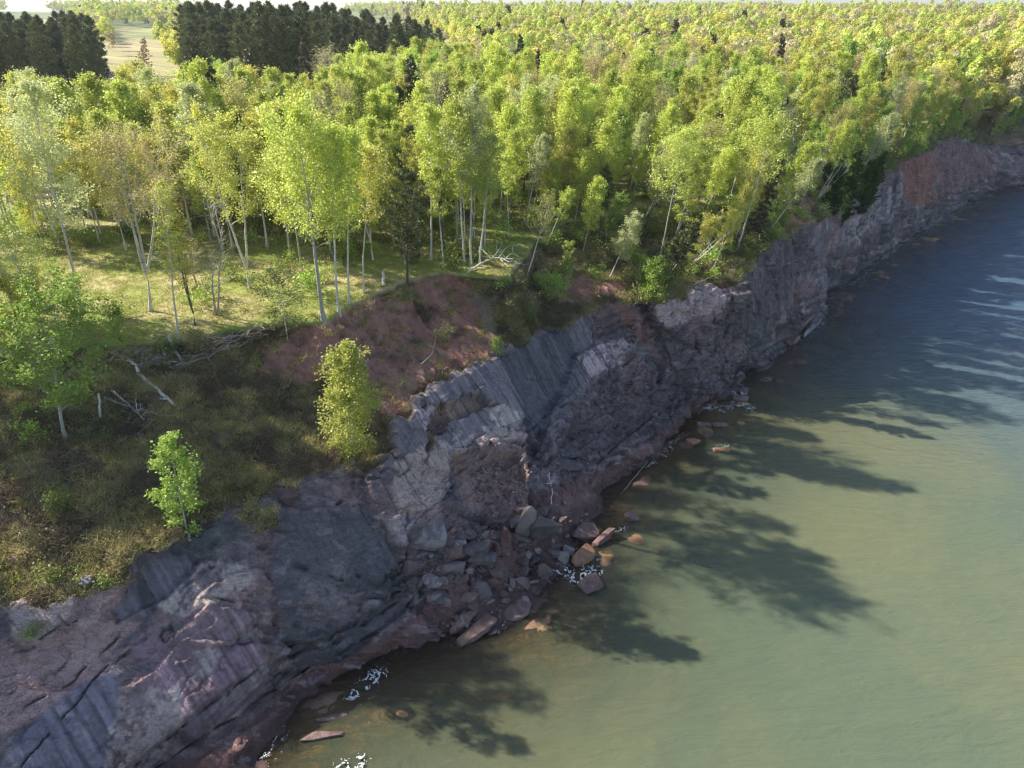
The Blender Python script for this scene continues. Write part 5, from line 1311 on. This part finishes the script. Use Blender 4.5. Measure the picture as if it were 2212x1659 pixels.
boulder(1478, 886, 26, (1, .6, .4), (.0, .1, .1), 'small brown stone against the cliff foot', 'red_rock', 34, .0, .1)
boulder(715, 1553, 80, (1, .25, .2), (.0, .05, .1), 'upper of two long flat slabs on the near ledge', 'red_rock', 31, .1)
boulder(700, 1592, 110, (1, .22, .2), (.0, .05, .15), 'lower of two long flat slabs on the near ledge', 'red_rock', 32, .1)
boulder(1740, 700, 105, (1, .14, .16), (.0, -.1, .85), 'long tilted striped slab lying at the foot of the far cliff', 'red_rock', 33, .4, .3)
boulder(1752, 712, 105, (1, .10, .12), (.0, -.1, .82), 'thin pale slab alongside the long striped one', 'pale_rock', 35, .2, .2)
boulder(1712, 738, 55, (1, .4, .25), (.0, -.1, .8), 'broken red slab end below the long striped slab', 'red_rock', 36, .2, .1)
boulder(625, 1075, 55, (1, .8, .5), (.2, .1, .3), 'pinkish grey block at the lip below the scrub', 'boulder', 37, .1)
boulder(188, 1263, 34, (1, .8, .6), (.2, .1, .3), 'rounded grey stone perched under the overhanging turf', 'pale_rock', 38, .3)
boulder(545, 1290, 34, (.6, .4, 1.1), (.1, .2, .1), 'pale upright lump on the white stained rock', 'pale_rock', 39, .0)
# the heap
RM = [rock_mesh(230 + i, ((1, .7, .4), (1, .55, .3), (.9, .8, .6), (1, .45, .45), (1, .8, .25), (.8, .6, .7), (1, .35, .22), (1, .9, .5))[i]) for i in range(8)]
rr = random.Random(21)
heap = [(905, 1215), (960, 1170), (1020, 1120), (1090, 1090), (1190, 1080), (1290, 1100), (1270, 1140), (1230, 1200), (1160, 1290), (1110, 1360), (1010, 1400), (945, 1390), (945, 1300), (900, 1260)]
heap2 = [(1180, 1010), (1330, 830), (1400, 800), (1420, 850), (1300, 950), (1250, 1040)]
def fill(poly, n, smin, smax, lab, grp, used_px, mind=7):
    xs = [p_[0] for p_ in poly]; ys = [p_[1] for p_ in poly]; k_ = 0; tries = 0
    while k_ < n and tries < n * 40:
        tries += 1
        u, v = rr.uniform(min(xs), max(xs)), rr.uniform(min(ys), max(ys))
        if not bool(inpoly(np.array([u]), np.array([v]), poly)[0]): continue
        if any(abs(a - u) < mind and abs(b_ - v) < mind * .7 for a, b_ in used_px): continue
        used_px.append((u, v)); p = hit(u, v, 5); s_ = smin + (smax - smin) * rr.random() ** 2.2
        o = mesh_obj('rubble_stone', rr.choice(RM), None, (p[0], p[1], p[2] + .12 * s_)); o.scale = (s_, s_ * rr.uniform(.8, 1.2), s_)
        o.rotation_euler = (rr.uniform(-.6, .6), rr.uniform(-.6, .6), rr.uniform(0, 6.28)); tag(o, lab, 'stone', grp); k_ += 1
up = []
tag_ = 0
fill(heap, 190, .28, 1.45, 'angular reddish grey stone in the rock pile under the headland', 'stones of the rock pile', up)
fill(heap2, 60, .22, .7, 'small dark broken stone on the rubble apron of the headland', 'stones of the rubble apron', up, 6)
fill([(1010, 1010), (1140, 1010), (1140, 1100), (1020, 1090)], 40, .15, .55, 'small red brown stone in the slumped earth above the rock pile', 'stones of the slump', up, 6)
kk = (soft(P_in(heap), 1) > .3).ravel() | (soft(P_in(heap2, [(1010, 1010), (1140, 1010), (1140, 1100), (1020, 1090)]), 1) > .3).ravel(); kk &= (TT.ravel() > 2.2)
k = r.choice(np.where(kk)[0], 3000)
GV = [bpy.data.objects.new('chip', rock_mesh(500 + i, ((1, .7, .4), (1, .5, .3), (.8, .8, .6))[i])) for i in range(3)]
scatter_stuff('rubble_chips', flatP[k] + r.normal(size=(len(k), 3)) * .06, GV, r.randint(0, 3, len(k)), .06 + .28 * r.rand(len(k)) ** 2.5, 'small broken chips of rock filling the gaps of the rock pile', 8)
# stones lying under the shallow water
for i, (u, v, w) in enumerate([(1075, 1430, 60), (960, 1480, 60), (1060, 1560, 55), (930, 1570, 90), (1290, 1400, 70), (1130, 1400, 50), (850, 1590, 60), (1500, 1170, 90), (1250, 1330, 50), (1420, 1160, 70), (1330, 1250, 50), (700, 1650, 80), (830, 1500, 45), (1000, 1640, 80), (1400, 1075, 70), (1180, 1350, 46), (1040, 1500, 40), (890, 1640, 50), (1600, 1010, 80), (1340, 1340, 40)]):
    x, y, _ = unp(u, v, 0); s_, n_ = to_sn(x, y); d = float(np.interp(s_, S, nW)) - n_
    z = -min(.25 + .07 * max(0, d), 1.1); p = unp(u, v, z); k_ = (p[1] / ray(u, v)[1]) / 705 / K * w
    o = mesh_obj('sunken_boulder', rock_mesh(400 + i, (1, .75, .3), mat='wet_red'), None, (p[0], p[1], p[2] - .12 * k_)); o.scale = (k_,) * 3
    o.rotation_euler = (.05, .05, i * 1.7); tag(o, 'flat reddish boulder lying under the shallow water', 'boulder', 'boulders under the shallow water')

# ------------------------------------------------------------------ foam
m, nt, N, Lk, b = nm('white_foam'); b.inputs['Base Color'].default_value = (.75, .78, .80, 1); b.inputs['Roughness'].default_value = .6
M['foam'] = m
rf_ = np.random.RandomState(4); FP = []
def foam(px, width, n, z=.10):
    pp = np.array([unp(u, v, z) for u, v in px]); t = rf_.uniform(0, len(pp) - 1, n); i = t.astype(int); f = (t - i)[:, None]
    c = pp[i] * (1 - f) + pp[i + 1] * f
    c[:, :2] += rf_.normal(size=(n, 2)) * width
    q = fbm(c[:, 0] * 2.2, c[:, 1] * 2.2, 3.0, 3); q2 = fbm(c[:, 0] * 7, c[:, 1] * 7, 9.0, 2); c = c[(np.abs(q) < .10) & (np.abs(q2) < .30)]
    c[:, 2] += rf_.uniform(0, .06, len(c)); FP.append(c)
foam([(1175, 1240), (1205, 1232), (1230, 1236)], .32, 9000); foam([(1240, 1255), (1265, 1238), (1290, 1232)], .30, 11000); foam([(1255, 1190), (1290, 1205)], .2, 3600)
foam([(755, 1500), (790, 1490), (800, 1470), (825, 1455)], .26, 13000); foam([(730, 1659), (765, 1650), (785, 1640)], .18, 6000)
foam([(1520, 878), (1560, 885), (1600, 870), (1630, 888)], .4, 9000); foam([(1585, 852), (1610, 848)], .35, 2600); foam([(1640, 822), (1665, 818)], .2, 400)
foam([(1545, 968), (1590, 960)], .2, 500); foam([(1335, 1148), (1348, 1140)], .2, 500)
foam([(1715, 735), (1760, 715), (1780, 690)], .5, 4500); foam([(1790, 650), (1830, 630)], .5, 2700); foam([(1850, 610), (1900, 560), (1960, 520)], .7, 9000); foam([(1960, 520), (2060, 460), (2130, 412)], .9, 9000)
foam([(1860, 612), (1880, 610)], .5, 500); foam([(1910, 570), (1920, 568)], .4, 300)
sl_ = np.arange(6, 215, .5); wl_ = np.interp(sl_, S, nW)
lace = [(sl_[i], wl_[i]) for i in range(len(sl_))]
cs_ = rf_.choice(len(lace), 26000); act = fbm(sl_ * .12, 3.0, 8.0, 3) + np.interp(sl_, [0, 60, 75, 215], [-.05, -.05, .12, .18]); cs_ = cs_[act[cs_] > .08]
ss2 = sl_[cs_] + rf_.rand(len(cs_)) * .5; nn2 = np.interp(ss2, S, nW) - .35 - np.abs(rf_.normal(size=len(cs_))) * .45
x2, y2 = to_xy(ss2, nn2); q = fbm(x2 * 1.6, y2 * 1.6, 3.0, 3); kq = np.abs(q) < .10
FP.append(np.stack([x2, y2, np.full(len(x2), .09)], 1)[kq])
fc = np.concatenate(FP); Vf, Ff, tf = leaf_quads(fc, .055, rf_, 3.0, 1.1)
fo_ = mesh_obj('foam', raw_mesh('foam', Vf, Ff, M['foam'])); tag(fo_, 'white foam where small waves break on the rocks and cliff foot', None, None, 'stuff')

# ------------------------------------------------------------------ air
m = bpy.data.materials.new('haze_air'); m.use_nodes = True; nt = m.node_tree; nt.nodes.clear()
out = nt.nodes.new('ShaderNodeOutputMaterial'); pv_ = nt.nodes.new('ShaderNodeVolumePrincipled')
pv_.inputs['Color'].default_value = (.85, .92, 1, 1); pv_.inputs['Density'].default_value = .00010; pv_.inputs['Anisotropy'].default_value = .2
nt.links.new(pv_.outputs[0], out.inputs['Volume'])
HV = [(x, y, z) for z in (-16, 75) for y in (-5200, 7200) for x in (-7200, 7200)]
me = raw_mesh('haze', HV, np.array([(0, 2, 3, 1), (4, 5, 7, 6), (0, 1, 5, 4), (2, 6, 7, 3), (0, 4, 6, 2), (1, 3, 7, 5)]), m)
tag(mesh_obj('haze', me), 'thin pale summer haze over the lake and woods', None, None, 'stuff')
